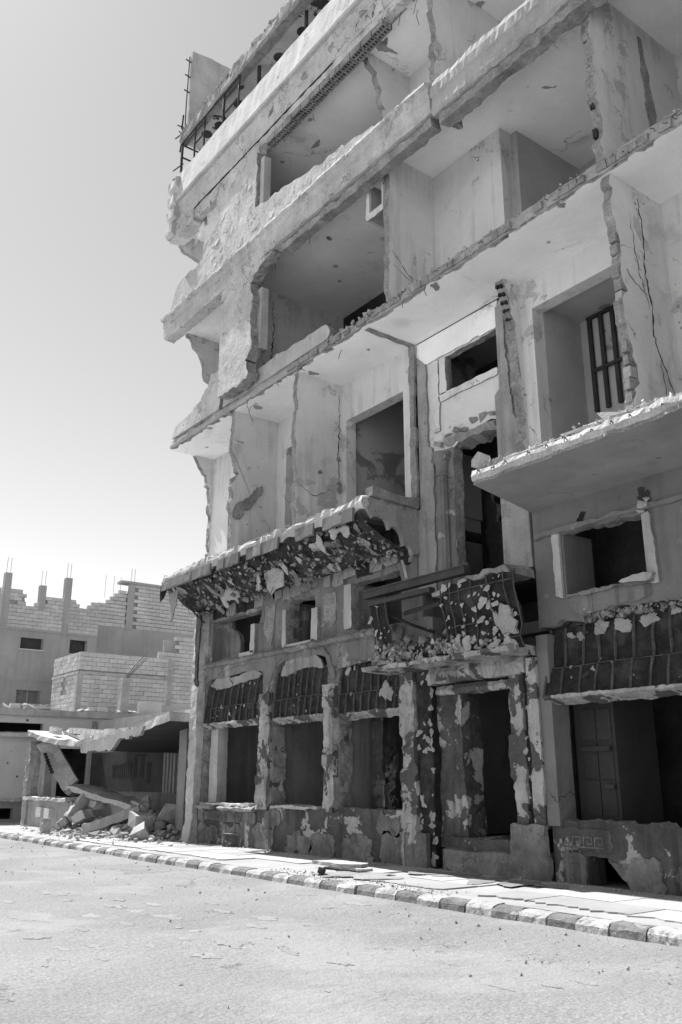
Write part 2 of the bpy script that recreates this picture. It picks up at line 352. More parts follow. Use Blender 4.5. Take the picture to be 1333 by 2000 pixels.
for px, py, a, b in [(110, 1743, .8, .3), (60, 1788, 1.0, .35), (230, 1770, .5, .2), (185, 1786, .5, .16), (270, 1778, .35, .15), (330, 1788, .6, .2), (300, 1765, .4, .12),
                     (75, 1828, .4, .18), (190, 1846, .4, .12), (120, 1850, .25, .1), (445, 1841, .5, .16), (400, 1863, .45, .2), (520, 1792, .5, .2), (500, 1808, .5, .12),
                     (565, 1856, .35, .08), (670, 1880, .3, .1), (385, 1815, .22, .1), (350, 1808, .12, .06), (600, 1805, .15, .06), (200, 1870, .22, .08), (90, 1886, .12, .04),
                     (980, 1928, .35, .05), (1080, 1924, .3, .05), (1150, 1920, .25, .04), (30, 1812, .2, .1), (130, 1757, .35, .12), (160, 1812, .3, .1), (480, 1838, .2, .05),
                     (235, 1756, .3, .1), (440, 1780, .4, .1), (700, 1765, .5, .2), (880, 1880, .2, .05), (1260, 1890, .12, .04), (640, 1936, .08, .03), (300, 1845, .3, .1),
                     (250, 1800, .35, .12), (20, 1760, .3, .1), (420, 1765, .25, .06), (360, 1830, .25, .08), (820, 1830, .2, .06)]:
    asphalt_patch(px, py, a * .6, b * .8, rr.uniform(.002, .006))
def wz(x, y): return WZ + .012 * fr((x * .5, y * .5, 1), 9)
walk = struct(gridsheet('pavement', -70, 4, -2.46, 12, 260, 60, lambda x, y: wz(x, y) - .006, 'walk'))
# paving slabs: light and grey squares, the row along the kerb broken away
nx = 0; x = -24.0
rr = random.Random(5)
while x < -4.0:
    w = .78
    for j, (y0, y1) in enumerate(((-2.12, -1.36), (-1.35, -.60), (-.59, .0))):
        if rr.random() < (.30 if j == 0 else .12) and x < -8.5: continue
        if -13.6 < x < -12 and j == 0: continue
        g = ('paver_grey' if (j == 0 and (-12.2 < x < -10.6 or -9.4 < x < -7.6)) or rr.random() < .1 else 'paver')
        e = lambda: rr.uniform(-.006, .006)
        pts = [(x + .006 + e(), y0 + e()), (x + w - .006 + e(), y0 + e()), (x + w - .006 + e(), y1 - .008 + e()), (x + .006 + e(), y1 - .008 + e())]
        if j == 0:
            k = 8; pts = [(x + .006 + (w - .012) * i / k, y0 + rr.uniform(-.05, .09) + .05 * fr((x * 3 + i, 0, 2))) for i in range(k + 1)] + pts[2:]
        dz = rr.uniform(-.004, .006); n = len(pts); vs = []
        for z in (-.03, .012 + dz):
            vs += [(p[0], p[1], wz(p[0], p[1]) + z) for p in pts]
        fs = [tuple(n + i for i in range(n))] + [(i, (i + 1) % n, n + (i + 1) % n, n + i) for i in range(n)]
        obj('paving_slab', walk, g, vs, fs)
    x += w
kerb = struct(beam('kerb', None, 'soil', [(-2.66, -.04), (-2.66, .06), (-2.42, .09), (-2.42, -.04)], -70, 4, jit=.0, step=1))
rr = random.Random(21); x = -45.0; i = 0
while x < -2:
    L = .45 + rr.uniform(-.02, .02); dmg = .011 if x > -12.6 else .005
    h = WZ + rr.uniform(-.012, .006); yo = rr.uniform(-.015, .015)
    beam('kerb_stone', kerb, 'kerb_black' if i % 2 else 'kerb_white', [(-2.72 + yo, -.05), (-2.70 + yo, h * .6), (-2.66 + yo, h - .012), (-2.56, h + .005), (-2.44, h), (-2.44, -.05)],
         x + .006, x + L - .006, step=.07, jit=[.004, dmg * .8, dmg, dmg * .7, dmg * .5, .004])
    x += L; i += 1

# ------------------------------------------------------------------ the ruined building
B = thing('ruined_building', (-12, 0, WZ), 'tall bombed-out building with stripped facade, bare slabs and open rooms beside the pavement', 'building')
XL, XR = -21.3, -2.0
def part(*a, **k): return plate(a[0], B, *a[1:], **k)

# --- ground storey street wall
arch = lambda x0, x1, z0, z1, r: [(x0, z0), (x1, z0), (x1, z1 - r), (x1 - r * .3, z1 - r * .25), (x1 - r, z1), (x0 + r, z1), (x0 + r * .3, z1 - r * .25), (x0, z1 - r)]
gw = part('wall', 'mezz', 'y', 0, rect(-21.25, -12.25, 1.02, 4.60), .34,
          holes=[arch(-21.08, -18.27, 1.10, 4.18, .18), arch(-17.74, -15.64, 1.10, 4.28, .26), arch(-15.20, -13.06, 1.10, 3.98, .1)], hrough=True, jag=.035, step=.11, rough={2})
# plaster slabs that came loose over the first two shop windows
for pts in ([(-20.95, 4.02), (-20.55, 4.22), (-20.25, 4.30), (-19.98, 4.20), (-19.75, 3.98), (-20.0, 3.90), (-20.6, 3.88)], [(-19.95, 4.12), (-19.3, 4.20), (-18.75, 4.33), (-18.4, 4.12), (-18.55, 4.02), (-19.1, 3.98), (-19.75, 3.93)],
            [(-17.55, 3.98), (-17.35, 4.30), (-16.95, 4.36), (-16.9, 4.02), (-17.3, 3.93)], [(-16.93, 4.02), (-16.93, 4.42), (-16.3, 4.40), (-15.95, 4.2), (-15.85, 4.0), (-16.4, 4.06)]):
    part('plaster_slab', 'stone', 'y', .035, pts, .05, rough=True, jag=.02, step=.08)
part('plinth', 'plinth', 'y', -.07, rect(-21.2, -12.95, .08, 1.06), .42, rough={2}, jag=.03)
# facing stones on the plinth, some lost
rr = random.Random(3)
for i, (x0, x1, z0, z1) in enumerate([(-21.0, -20.2, .16, .58), (-19.9, -18.95, .14, .56), (-18.3, -17.6, .14, .62), (-17.0, -16.1, .14, .50), (-16.05, -15.3, .14, .55), (-14.95, -14.05, .12, .56), (-13.75, -13.0, .12, .62), (-17.9, -17.35, .66, 1.0), (-13.8, -13.2, .64, 1.0)]):
    part('facing_stone', 'plinth_stone', 'y', -.10, rect(x0, x1, z0, z1), .05, rough=True, jag=.06, step=.07)
# carved band with a key pattern under the first shop window
kb = part('carved_band', 'plinth_stone', 'y', -.105, rect(-21.05, -18.3, .70, .90), .05, rough={0, 2, 3}, jag=.015)
def key(parent, x0, n, z0, h, y):
    vs = []; fs = []
    def bx(a0, a1, b0, b1):
        b = len(vs); vs.extend([(x, yy, z) for x in (a0, a1) for yy in (y - .009, y + .01) for z in (b0, b1)])
        fs.extend([tuple(b + k for k in f) for f in ((0, 1, 3, 2), (4, 6, 7, 5), (0, 4, 5, 1), (2, 3, 7, 6), (0, 2, 6, 4), (1, 5, 7, 3))])
    w = h * 1.25; t = h * .13
    for i in range(n):
        a = x0 + i * w
        bx(a, a + w * .82, z0 + h - t, z0 + h); bx(a, a + t, z0, z0 + h - t); bx(a + w * .82 - t, a + w * .82, z0 + h * .3, z0 + h - t)
        bx(a + w * .34, a + w * .82 - t, z0 + h * .3, z0 + h * .3 + t); bx(a + w * .34, a + w * .34 + t, z0 + h * .3 + t, z0 + h * .62); bx(a + t, a + w, z0, z0 + t)
    obj('key_pattern', parent, 'plinth_stone', vs, fs)
key(kb, -20.95, 11, .72, .15, -.105)
for x0, x1, z0 in ((-21.1, -20.3, .95), (-19.95, -18.35, .93)):
    beam('moulding', B, 'stone', [(-.18, z0 + .03), (-.20, z0 + .08), (-.12, z0 + .12), (0, z0 + .13), (0, z0), (-.08, z0)], x0, x1, jit=.018, step=.09)
for x0, x1 in ((-20.9, -18.5), (-17.6, -15.8)):
    beam('window_sill', B, 'screed', [(-.13, 1.05), (-.13, 1.11), (.28, 1.12), (.28, 1.05)], x0, x1, jit=.018, step=.12)
# corner post, a paler colour in place of sun on its front, exposed dark mesh along its inner side
def post(name, parent, mat, x0, x1, y0, y1, z0, z1, flare=0, jit=.02, step=.085):
    SEED[0] += 1; sd = SEED[0]; r2 = random.Random(sd); n = int((z1 - z0) / step); vs = []; fs = []; ring = []
    for a, b, c, d in ((x0, y0, x1, y0), (x1, y0, x1, y1), (x1, y1, x0, y1), (x0, y1, x0, y0)):
        k = max(1, int(max(abs(c - a), abs(d - b)) / .12)); ring += [(a + (c - a) * i / k, b + (d - b) * i / k) for i in range(k)]
    cx, cy = (x0 + x1) / 2, (y0 + y1) / 2; m = len(ring)
    for i in range(n + 1):
        z = z0 + (z1 - z0) * i / n; f = 1 + flare * max(0, 1 - (z - z0) / 1.0) ** 2
        for (x, y) in ring:
            c1 = noise.cell(Vector((x * 5 + sd, y * 5, z * 1.3 + .6 * fr((x, y, z * 2), sd)))) - .5; c2 = noise.cell(Vector((x * 5 + 31, y * 5 + sd, z * 1.7 + .5 * fr((x + 5, y, z * 2), sd)))) - .5
            vs.append((cx + (x - cx) * f + jit * (.7 * fr((x * 4, y * 4, z * 4.5), sd) + c1 * .9 + r2.uniform(-.25, .25)), cy + (y - cy) * f + jit * (.7 * fr((x * 4 + 9, y * 4, z * 4.5), sd) + c2 * .9 + r2.uniform(-.25, .25)), z + r2.uniform(-.02, .02) * (0 < i < n)))
    for i in range(n):
        for j in range(m): fs.append((i * m + j, i * m + (j + 1) % m, (i + 1) * m + (j + 1) % m, (i + 1) * m + j))
    fs.append(tuple(range(m))); fs.append(tuple(n * m + k for k in reversed(range(m))))
    return obj(name, parent, mat, vs, fs)
cpost = post('corner_post', B, 'screed', -21.52, -21.16, -.2, .2, WZ - .05, 6.15, flare=.5, jit=.03)
part('mesh_strip', 'lath', 'y', -.245, [(-21.32, 4.1), (-21.17, 4.0), (-21.16, 6.1), (-21.36, 6.1), (-21.40, 5.2)], .03, rough=True, jag=.03, step=.07, emat='lath')
# broken piers of the shop front
for x0, x1, z0, z1, j in ((-18.25, -17.76, 1.0, 3.6, .045), (-15.62, -15.22, 1.0, 3.6, .04)):
    post('pier', B, 'pier_stone', x0, x1, -.10, .30, z0, z1, flare=.12, jit=j)
pj = post('inner_pilaster', B, 'frame', -20.95, -20.55, .12, .40, 1.1, 3.1, jit=.012)
# pilaster with bare mesh beside the door
dp = post('pier', B, 'pier_stone', -13.03, -12.62, -.16, .3, WZ, 4.0, flare=.05, jit=.04)
dl = post('mesh_pier', B, 'lath', -12.60, -12.22, -.10, .28, WZ, 3.75, jit=.012)
for _ in range(46):
    z = rr.uniform(.2, 3.6); x = rr.choice([rr.uniform(-12.62, -12.52), rr.uniform(-12.55, -12.22), rr.uniform(-12.3, -12.2)])
    patch(dl, (x, -.115, z), (rr.uniform(-.2, .2), -1, rr.uniform(-.2, .2)), rr.uniform(.03, .11), mat='stone')
post('inner_pilaster', B, 'plinth', -12.2, -11.55, .05, .5, .5, 3.4, flare=.05, jit=.03)
rp = post('pier', B, 'pier_stone', -10.28, -9.98, -.12, .3, .5, 3.5, jit=.045)
rm = post('mesh_pier', B, 'lath', -10.0, -9.86, -.08, .28, .5, 3.4, jit=.01)
for _ in range(26):
    patch(rm, (rr.uniform(-10.05, -9.8), -.10, rr.uniform(.9, 3.3)), (rr.uniform(-.2, .2), -1, 0), rr.uniform(.03, .10), mat='stone')
post('pier', B, 'pier_stone', -9.88, -9.66, -.14, .3, .9, 3.55, jit=.02)
post('pilaster', B, 'painted', -9.66, -9.42, -.10, .3, .95, 3.9, jit=.008)
# door header: two stone-clad lintels, step and threshold
beam('lintel', B, 'pier_stone', [(-.16, 3.32), (-.2, 3.5), (-.14, 3.62), (.3, 3.62), (.3, 3.32)], -12.25, -9.9, jit=.018, step=.07)
beam('lintel', B, 'pier_stone', [(-.08, 3.12), (-.11, 3.2), (-.06, 3.27), (.1, 3.27), (.1, 3.12)], -12.1, -10.2, jit=.018, step=.06)
beam('door_step', B, 'plinth_stone', [(-.18, .05), (-.16, .50), (.5, .62), (.5, .05)], -12.0, -9.72, jit=.014, step=.2)
beam('threshold', B, 'plinth', [(-.05, .5), (-.03, .70), (.6, .72), (.6, .5)], -11.9, -10.3, jit=.02, step=.15)
part('facing_stone', 'plinth_stone', 'y', -.22, rect(-12.95, -12.35, .1, .72), .1, rough={0, 2}, jag=.03)
part('facing_stone', 'plinth_stone', 'y', -.20, rect(-10.35, -9.65, .1, .95), .1, rough=True, jag=.02)
# right-hand shop: plinth with a hole, dark opening
hole = [(-8.98, .10), (-8.35, .10), (-8.30, .25), (-8.55, .45), (-8.62, .52), (-8.98, .53)]
part('plinth', 'plinth', 'y', -.05, [(-9.62, .06), (-9.0, .06), (-9.0, .54), (-8.62, .54), (-8.5, .45), (-8.28, .22), (-8.24, .06), (XR, .06), (XR, 1.0), (-9.62, 1.0)], .42, rough={2, 3, 4, 5, 8}, jag=.03)
for x0, x1, z0, z1 in ((-9.36, -9.05, .1, .56), (-8.2, -7.75, .1, .55), (-7.45, -6.6, .1, .50)):
    part('facing_stone', 'plinth_stone', 'y', -.10, rect(x0, x1, z0, z1), .06, rough=True, jag=.035, step=.08)
part('facing_stone', 'plinth_stone', 'y', -.095, [(-8.60, .52), (-8.02, .52), (-7.72, .40), (-7.9, .12), (-8.22, .12)], .06, rough=True, jag=.02)
kb2 = part('carved_band', 'plinth', 'y', -.085, rect(-9.5, -8.55, .62, .92), .05, rough=True, jag=.02)
key(kb2, -9.42, 4, .66, .16, -.085)
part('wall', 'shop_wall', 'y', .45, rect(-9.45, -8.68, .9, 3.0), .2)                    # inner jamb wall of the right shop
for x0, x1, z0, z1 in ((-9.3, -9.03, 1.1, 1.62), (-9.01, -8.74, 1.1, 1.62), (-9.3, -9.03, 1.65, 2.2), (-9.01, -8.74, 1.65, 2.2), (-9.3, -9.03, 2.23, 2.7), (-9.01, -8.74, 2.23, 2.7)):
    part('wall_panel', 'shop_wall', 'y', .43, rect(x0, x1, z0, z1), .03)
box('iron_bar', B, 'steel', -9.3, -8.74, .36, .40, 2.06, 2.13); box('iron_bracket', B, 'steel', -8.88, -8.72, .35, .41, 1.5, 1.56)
part('pilaster', 'shop_wall', 'x', -8.8, rect(.65, 1.5, .9, 3.0), .12); part('back_wall', 'soot_shade', 'y', 2.4, rect(-9.7, XR, .6, 4.05), .1)

# --- interior of ground storey: cross walls, back wall, floors
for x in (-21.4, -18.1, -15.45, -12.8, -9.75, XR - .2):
    plate('cross_wall', B, 'dim_wall' if x < -12 else 'soot_shade', 'x', x, rect(.36, 6.2, WZ, 6.4), .18)
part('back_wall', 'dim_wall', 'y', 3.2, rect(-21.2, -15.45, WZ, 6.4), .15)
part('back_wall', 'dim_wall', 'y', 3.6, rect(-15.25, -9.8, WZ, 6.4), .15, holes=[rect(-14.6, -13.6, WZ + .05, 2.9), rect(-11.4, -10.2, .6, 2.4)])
part('back_wall', 'soot_shade', 'y', 6.2, rect(-21.3, XR, WZ, 6.4), .15)
part('floor_slab', 'soot_shade', 'z', .55, rect(-21.2, XR, .45, 6.2), .1)
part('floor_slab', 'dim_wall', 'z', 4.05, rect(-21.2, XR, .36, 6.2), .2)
post('pier', B, 'plinth', -14.95, -14.62, .7, 1.1, .6, 3.4, jit=.04)
post('pier', B, 'plinth', -11.1, -10.75, 1.6, 1.9, 1.3, 3.6, jit=.06)

# --- lath shop-front hoods: vertical at the top, flaring out to a lip
def hood(x0, x1, ztop, zbot, flare, nrod, seed, patches):
    prof = [(.10, ztop), (.05, ztop - .25), (.03, ztop - .45), (.02, ztop - .62), (-flare * .35, (zbot * 2 + ztop) / 3 + .05), (-flare, zbot)]
    def f(u, v):
        t = v * (len(prof) - 1); k = min(int(t), len(prof) - 2); a = t - k
        return (x0 + (x1 - x0) * u, prof[k][0] * (1 - a) + prof[k + 1][0] * a, prof[k][1] * (1 - a) + prof[k + 1][1] * a + .03 * math.sin(u * 3.14) * (1 - v))
    sh = sheet('mesh_hood', B, 'lath', f, 40, 20, .022, seed)
    r2 = random.Random(seed)
    for i in range(nrod + 1):
        u = min(1, max(0, (i + r2.uniform(-.15, .15)) / nrod)); tube('rod', sh, 'lath_rod', [Vector(f(u, v / 8)) + Vector((r2.uniform(-.012, .012), -.012, 0)) for v in range(9)], .026, 5)
    for v in (.66,):
        tube('rod', sh, 'lath_rod', [Vector(f(u / 12, v)) + Vector((0, -.024, r2.uniform(-.01, .01))) for u in range(13)], .010)
    for _ in range(patches):
        u = r2.random(); v = r2.choice([r2.uniform(0, .15), r2.uniform(.8, .98), r2.random()]); p = Vector(f(u, v))
        patch(sh, p + Vector((0, -.02, 0)), (0, -1, 0), r2.choice([.012, .018, .025, .03, .05, .07]) * r2.uniform(.7, 1.3), mat=r2.choice(['edge', 'stone', 'mezz']), rr=r2, asp=r2.uniform(.6, 1.2))
    lip = beam('hood_lip', B, 'pier_stone', [(-flare - .06, zbot - .02), (-flare - .05, zbot + .03), (-flare + .1, zbot + .02), (.05, zbot - .07), (.05, zbot - .12)], x0 + .03, x1 - .03, jit=.013, step=.06)
    return sh, f
hood(-21.06, -18.3, 4.05, 3.02, .035, 9, 31, 30)
hood(-17.72, -15.66, 4.05, 2.98, .035, 8, 32, 26)
h3, f3 = hood(-15.18, -13.08, 3.98, 2.95, .04, 8, 33, 22)
for u, v, r in ((.12, .12, .16), (.85, .12, .18), (.72, .72, .24), (.8, .85, .2)): patch(h3, Vector(f3(u, v)) + Vector((0, -.03, 0)), (0, -1, .1), r, mat='stone')
h4, f4 = hood(-9.5, -3.0, 3.98, 2.88, .17, 20, 34, 60)
for u, v, r in ((.16, .08, .2), (.22, .08, .24), (.29, .06, .2), (.10, .14, .1), (.065, .1, .09), (.36, .04, .12), (.4, .06, .14)): patch(h4, Vector(f4(u, v)) + Vector((0, -.03, 0)), (0, -1, 0), r, mat='stone')

# --- mezzanine wall and windows
part('wall', 'mezz', 'y', .04, rect(-21.25, -12.55, 4.60, 6.6), .30,
     holes=[[(-20.95, 4.66), (-18.85, 4.66), (-18.80, 5.25), (-18.62, 5.36), (-18.45, 5.68), (-20.95, 5.70)], rect(-17.26, -16.2, 4.66, 5.67), rect(-14.74, -13.2, 4.60, 5.68)], hrough={0, 1, 2, 3}, jag=.02)
beam('string_course', B, 'mezz', [(-.09, 4.48), (-.11, 4.56), (-.03, 4.63), (.05, 4.63), (.05, 4.45)], -21.1, -13.3, jit=.016, step=.13)
part('plaster_sheet', 'mezz', 'y', -.035, [(-21.1, 4.02), (-21.1, 4.52), (-13.1, 4.52), (-13.1, 3.98), (-15.15, 3.98), (-15.35, 3.7), (-15.5, 4.15), (-15.75, 4.42), (-17.1, 4.48), (-17.6, 4.3), (-17.9, 3.9), (-18.15, 3.4), (-18.2, 4.1), (-18.6, 4.42), (-20.0, 4.34), (-20.9, 4.16)], .05, rough=True, jag=.025)
for x0, x1, z0, z1, nm in ((-17.40, -17.27, 4.6, 5.5, 'window_frame'), (-16.22, -15.98, 4.62, 5.36, 'window_frame'), (-17.3, -16.1, 4.56, 4.66, 'window_sill'), (-18.86, -18.66, 4.66, 5.36, 'window_frame'), (-14.98, -14.74, 4.72, 5.68, 'window_frame'), (-19.4, -18.7, 4.60, 4.70, 'window_sill')):
    part(nm, 'frame', 'y', -.045, rect(x0, x1, z0, z1), .22, rough={1, 3}, jag=.012, step=.1)
part('window_reveal', 'dim_wall', 'x', -14.9, rect(.05, 1.0, 4.66, 5.7), .14)
part('window_reveal', 'mezz', 'x', -17.38, rect(.2, .8, 4.66, 5.7), .10)
part('inner_wall', 'mezz', 'y', .38, [(-21.2, 4.3), (-20.05, 4.3), (-20.05, 5.1), (-20.2, 5.35), (-20.6, 5.5), (-20.7, 6.3), (-21.2, 6.3)], .12, rough={2, 3, 4}, jag=.03)
# torn lining above the windows: pale dentils with dark gaps
rr = random.Random(17); x = -20.9
while x < -12.9:
    w = rr.uniform(.22, .5)
    if rr.random() < .72:
        part('plaster_slab', rr.choice(['stone', 'stone', 'mezz']), 'y', -.04, rect(x, x + w, 5.74 + rr.uniform(-.02, .15), 6.12 + rr.uniform(-.05, .1)), .08, rough=True, jag=.03, step=.08)
    else: part('mesh_strip', 'lath', 'y', -.01, rect(x, x + w, 5.78, 6.2), .05, rough=True, jag=.02, emat='lath')
    x += w + rr.uniform(.0, .08)
for pts in ([(-18.35, 5.15), (-18.2, 4.98), (-18.0, 4.72), (-17.92, 5.05), (-17.85, 5.9), (-18.25, 5.9)], [(-15.85, 5.55), (-15.7, 4.95), (-15.5, 4.85), (-15.35, 5.0), (-15.38, 5.62)]):
    part('bare_shadow_patch', 'edge', 'y', .018, pts, .05, rough=True, jag=.03, step=.08)
def layered(x0, x1, ye, zt, jit=.02, parent=None):
    bed = beam('mortar_bed', parent or B, 'rubble_dark', [(ye + .05, zt - .02), (ye + .02, zt + .05), (ye + .06, zt + .11), (ye + .5, zt + .11), (ye + .5, zt - .02)], x0 + .04, x1 - .04, jit=jit * 1.4, step=.08)
    x = x0; q = random.Random(int(-x0 * 100))
    while x < x1 - .1:
        w = min(q.uniform(.3, .75), x1 - x); o = q.uniform(-.03, .04)
        beam('floor_tile', bed, 'concrete', [(ye + o, zt + .11), (ye - .01 + o, zt + .13), (ye + o, zt + .155), (ye + .6, zt + .16), (ye + .6, zt + .11)], x, x + w - .006, jit=jit * .35, step=.09)
        x += w
# --- second-floor slab (over the mezzanine) with fascia tiles and torn mesh cove
ZA, ZB = 6.62, 6.92; YS = -1.32
sl2 = beam('floor_slab', B, 'screed', [(YS, ZA), (YS - .03, ZA + .16), (YS + .02, ZB - .03), (YS + .3, ZB), (.3, ZB), (.3, ZA)], XL, -12.62, jit=[.03, .035, .04, .04, .01, .01], step=.11)
part('floor_slab', 'deep_wall', 'z', ZA + .01, rect(XL, -12.62, .28, 6.3), .28)
for i in range(26):
    x = XL + .02 + i * .334
    if rr.random() < .14: continue
    beam('fascia_tile', sl2, 'painted', [(YS - .07 + rr.uniform(-.02, .02), 6.45 + rr.uniform(-.02, .02)), (YS - .06, 6.70), (YS - .02, 6.70), (YS - .02, 6.44)], x + .004, x + .330, jit=.006, step=.11)
layered(-20.7, -17.95, YS + .30, ZB - .02); layered(-17.8, -15.3, YS + .30, ZB - .02); layered(-15.0, -13.0, YS + .34, ZB - .02)
cove_prof = [(YS + .02, 6.60), (-1.05, 6.38), (-.7, 6.22), (-.35, 6.1), (0, 6.04)]
def covef(u, v):
    t = v * 4; k = min(int(t), 3); a = t - k; x = XL + .05 + (8.5) * u
    sag = .16 * max(0, fr((x * .8, v * 2, 0), 4)) + .05
    return (x, cove_prof[k][0] * (1 - a) + cove_prof[k + 1][0] * a, cove_prof[k][1] * (1 - a) + cove_prof[k + 1][1] * a - sag * math.sin(v * 3.14))
cove = sheet('mesh_cove', B, 'lath', covef, 130, 22, .075, 8)
r2 = random.Random(44)
for _ in range(170):
    u = r2.random(); v = r2.uniform(.1, .95); p = Vector(covef(u, v)); patch(cove, p + Vector((0, -.01, -.03)), (r2.uniform(-.2, .2), -.6, -.7 + r2.uniform(-.2, .2)), r2.choice([.02, .03, .04, .06, .08, .12, .17]) * r2.uniform(.6, 1.3), mat=r2.choice(['patch', 'stone', 'edge', 'rubble_dark', 'edge']), rr=r2, asp=r2.uniform(.8, 1.8), th=.7)
for _ in range(26):
    u = r2.random(); p = Vector(covef(u, r2.uniform(.2, .9))); tube('loose_wire', cove, 'lath_rod', [p, p + Vector((r2.uniform(-.15, .15), -.05, -.15)), p + Vector((r2.uniform(-.3, .3), r2.uniform(-.2, .1), -.3 - .2 * r2.random()))], .007)
for u, v, s in ((.47, .45, (.42, .2, .05)), (.53, .5, (.5, .22, .05)), (.30, .5, (.3, .2, .05)), (.62, .35, (.3, .25, .05)), (.24, .6, (.25, .15, .05)), (.82, .2, (.3, .12, .2)), (.88, .1, (.2, .1, .25)), (.92, .15, (.18, .1, .2)), (.7, .3, (.15, .1, .12))):
    patch(cove, Vector(covef(u, v)) + Vector((0, -.05, -.08)), (r2.uniform(-.5, .5), -.8, -.5 + r2.uniform(-.4, .4)), s[0], mat='patch', asp=1.3, rr=r2, name='hanging_plaster', th=.4)
def cpt(q):
    p = Vector(covef(q.random(), q.uniform(.05, .98))); return p + Vector((q.gauss(0, .03), -.03, -.04 + q.gauss(0, .05)))
scatter('cove_crumbs', B, 'edge', cpt, 260, .008, .07, 77); scatter('cove_crumbs', B, 'rubble_dark', cpt, 300, .010, .09, 78); scatter('cove_crumbs', B, 'patch', cpt, 120, .008, .05, 79)
# the cove's end cheek at the entrance bay, broken below
plate('end_cheek', B, 'stone', 'x', -12.68, [(YS + .05, 6.60), (YS + .08, 6.82), (-.9, 6.86), (-.3, 6.84), (0.0, 6.9), (.0, 5.9), (-.2, 5.72), (-.28, 6.05), (-.42, 6.0), (-.5, 6.3), (-.75, 6.28), (-.85, 6.48), (-1.15, 6.45)], .10, rough={0, 1, 2, 5, 6, 7, 8, 9, 10, 11, 12}, jag=.05)
tube('hanging_mesh', B, 'lath', [(-21.25, -1.3, 6.55), (-21.3, -1.33, 6.3), (-21.33, -1.36, 6.18)], [.09, .06, .03], 6, .3)
plate('hanging_plaster', B, 'stone', 'y', -1.22, [(-21.2, 6.42), (-20.6, 6.42), (-20.68, 6.0), (-20.8, 5.75), (-20.95, 5.6), (-21.0, 5.95)], .03, rough=True, jag=.03)
tube('bent_rod', B, 'steel', [(-21.2, -.9, 6.35), (-20.9, -.7, 6.0), (-20.95, -.4, 5.8), (-21.1, -.15, 5.7)], .02)
tube('bent_rod', B, 'steel', [(-20.7, -1.1, 6.3), (-20.9, -.6, 5.95), (-21.2, -.2, 6.0)], .018)

# --- entrance bay above the door: wrecked mesh balcony
def balc(u, v):
    x = -13.35 + 3.75 * u
    prof = [(-.62, 4.95), (-.60, 4.65), (-.50, 4.35), (-.46, 4.05), (-.52, 3.86), (-.45, 3.70)]
    t = v * 5; k = min(int(t), 4); a = t - k
    return (x, prof[k][0] * (1 - a) + prof[k + 1][0] * a, prof[k][1] * (1 - a) + prof[k + 1][1] * a)
def balc_piece(u0, u1, v0, v1, seed, amp):
    return sheet('mesh_parapet', B, 'lath', lambda u, v: balc(u0 + (u1 - u0) * u, v0 + (v1 - v0) * v), int(50 * (u1 - u0)) + 4, 18, amp, seed)
b1 = balc_piece(0, .13, 0, .8, 1, .03); b2 = balc_piece(.10, .56, .62, 1, 2, .06); b3 = balc_piece(.54, 1, 0, 1, 3, .04)
r2 = random.Random(91)
for _ in range(150):
    s = r2.choice([0, 1, 1, 2, 2]); bb = (b1, b2, b3)[s]
    u = r2.uniform(*((0, .13), (.1, .56), (.54, 1))[s]); v = r2.uniform(*((.05, .8), (.65, 1), (.02, 1))[s])
    patch(bb, Vector(balc(u, v)) + Vector((0, -.04, 0)), (r2.uniform(-.3, .3), -1, r2.uniform(-.1, .5)), r2.choice([.025, .035, .05, .05, .08]) * r2.uniform(.7, 1.3), mat='patch', rr=r2, th=.9)
for u, v, r in ((.64, .88, .22), (.70, .80, .2), (.66, .95, .2), (.57, .85, .14), (.63, .68, .12), (.05, .95, .2), (.13, .96, .22), (.02, .85, .12), (.2, .98, .16), (.85, .9, .16), (.95, .9, .2), (.58, .04, .12), (.68, .05, .08), (.8, .3, .16), (.88, .35, .1)):
    patch(b2 if u < .54 else b3, Vector(balc(u, v)) + Vector((0, -.08, 0)), (.05, -1, .15), r, mat='patch', rr=r2, th=.5)
plate('plaster_slab', B, 'stone', 'y', -.58, [(-10.22, 4.42), (-10.02, 4.25), (-9.98, 4.45), (-9.8, 4.38), (-9.62, 4.1), (-9.62, 3.9), (-9.95, 3.92), (-10.1, 4.1)], .05, rough=True, jag=.03)
for u in (.0, .06, .13, .54, .60, .66, .74, .84, .94, 1):
    tube('rod', B, 'lath_rod', [Vector(balc(u, v / 5)) + Vector((r2.uniform(-.02, .02), -.03, 0)) for v in range(6)], .014)
for v in (.1, .5, .8): tube('rod', B, 'lath_rod', [Vector(balc(.54 + .46 * u / 6, v)) + Vector((0, -.03, r2.uniform(-.02, .02))) for u in range(7)], .012)
scatter('balcony_rubble', B, 'patch', lambda q: (q.choice([-13.1, -12.6, -11.4, -11.1, -10.2]) + q.gauss(0, .22), -.55 + q.gauss(0, .10), 3.76 + abs(q.gauss(0, .10))), 300, .006, .07, 75)
scatter('balcony_rubble', B, 'rubble_dark', lambda q: (q.uniform(-13.3, -11.2), -.35 + q.gauss(0, .15), 3.82 + abs(q.gauss(0, .16))), 420, .010, .10, 76)
rail = beam('steel_channel', B, 'steel', [(-.70, 5.06), (-.70, 5.20), (-.55, 5.20), (-.55, 5.06)], -13.5, -10.65, jit=.0, step=3)
beam('steel_flange', rail, 'lath_rod', [(-.73, 5.195), (-.73, 5.212), (-.53, 5.212), (-.53, 5.203)], -13.5, -10.65, jit=.0, step=3)
beam('steel_channel', B, 'steel', [(-.66, 4.90), (-.66, 4.99), (-.52, 4.99), (-.52, 4.90)], -13.4, -11.6, jit=.0, step=3)
tube('fallen_bar', B, 'steel', [(-13.0, -.4, 4.7), (-12.5, -.3, 4.45), (-12.2, .0, 4.3)], .03, 4)
tube('fallen_bar', B, 'steel', [(-12.7, -.3, 4.7), (-11.7, -.3, 4.75)], .05, 4)
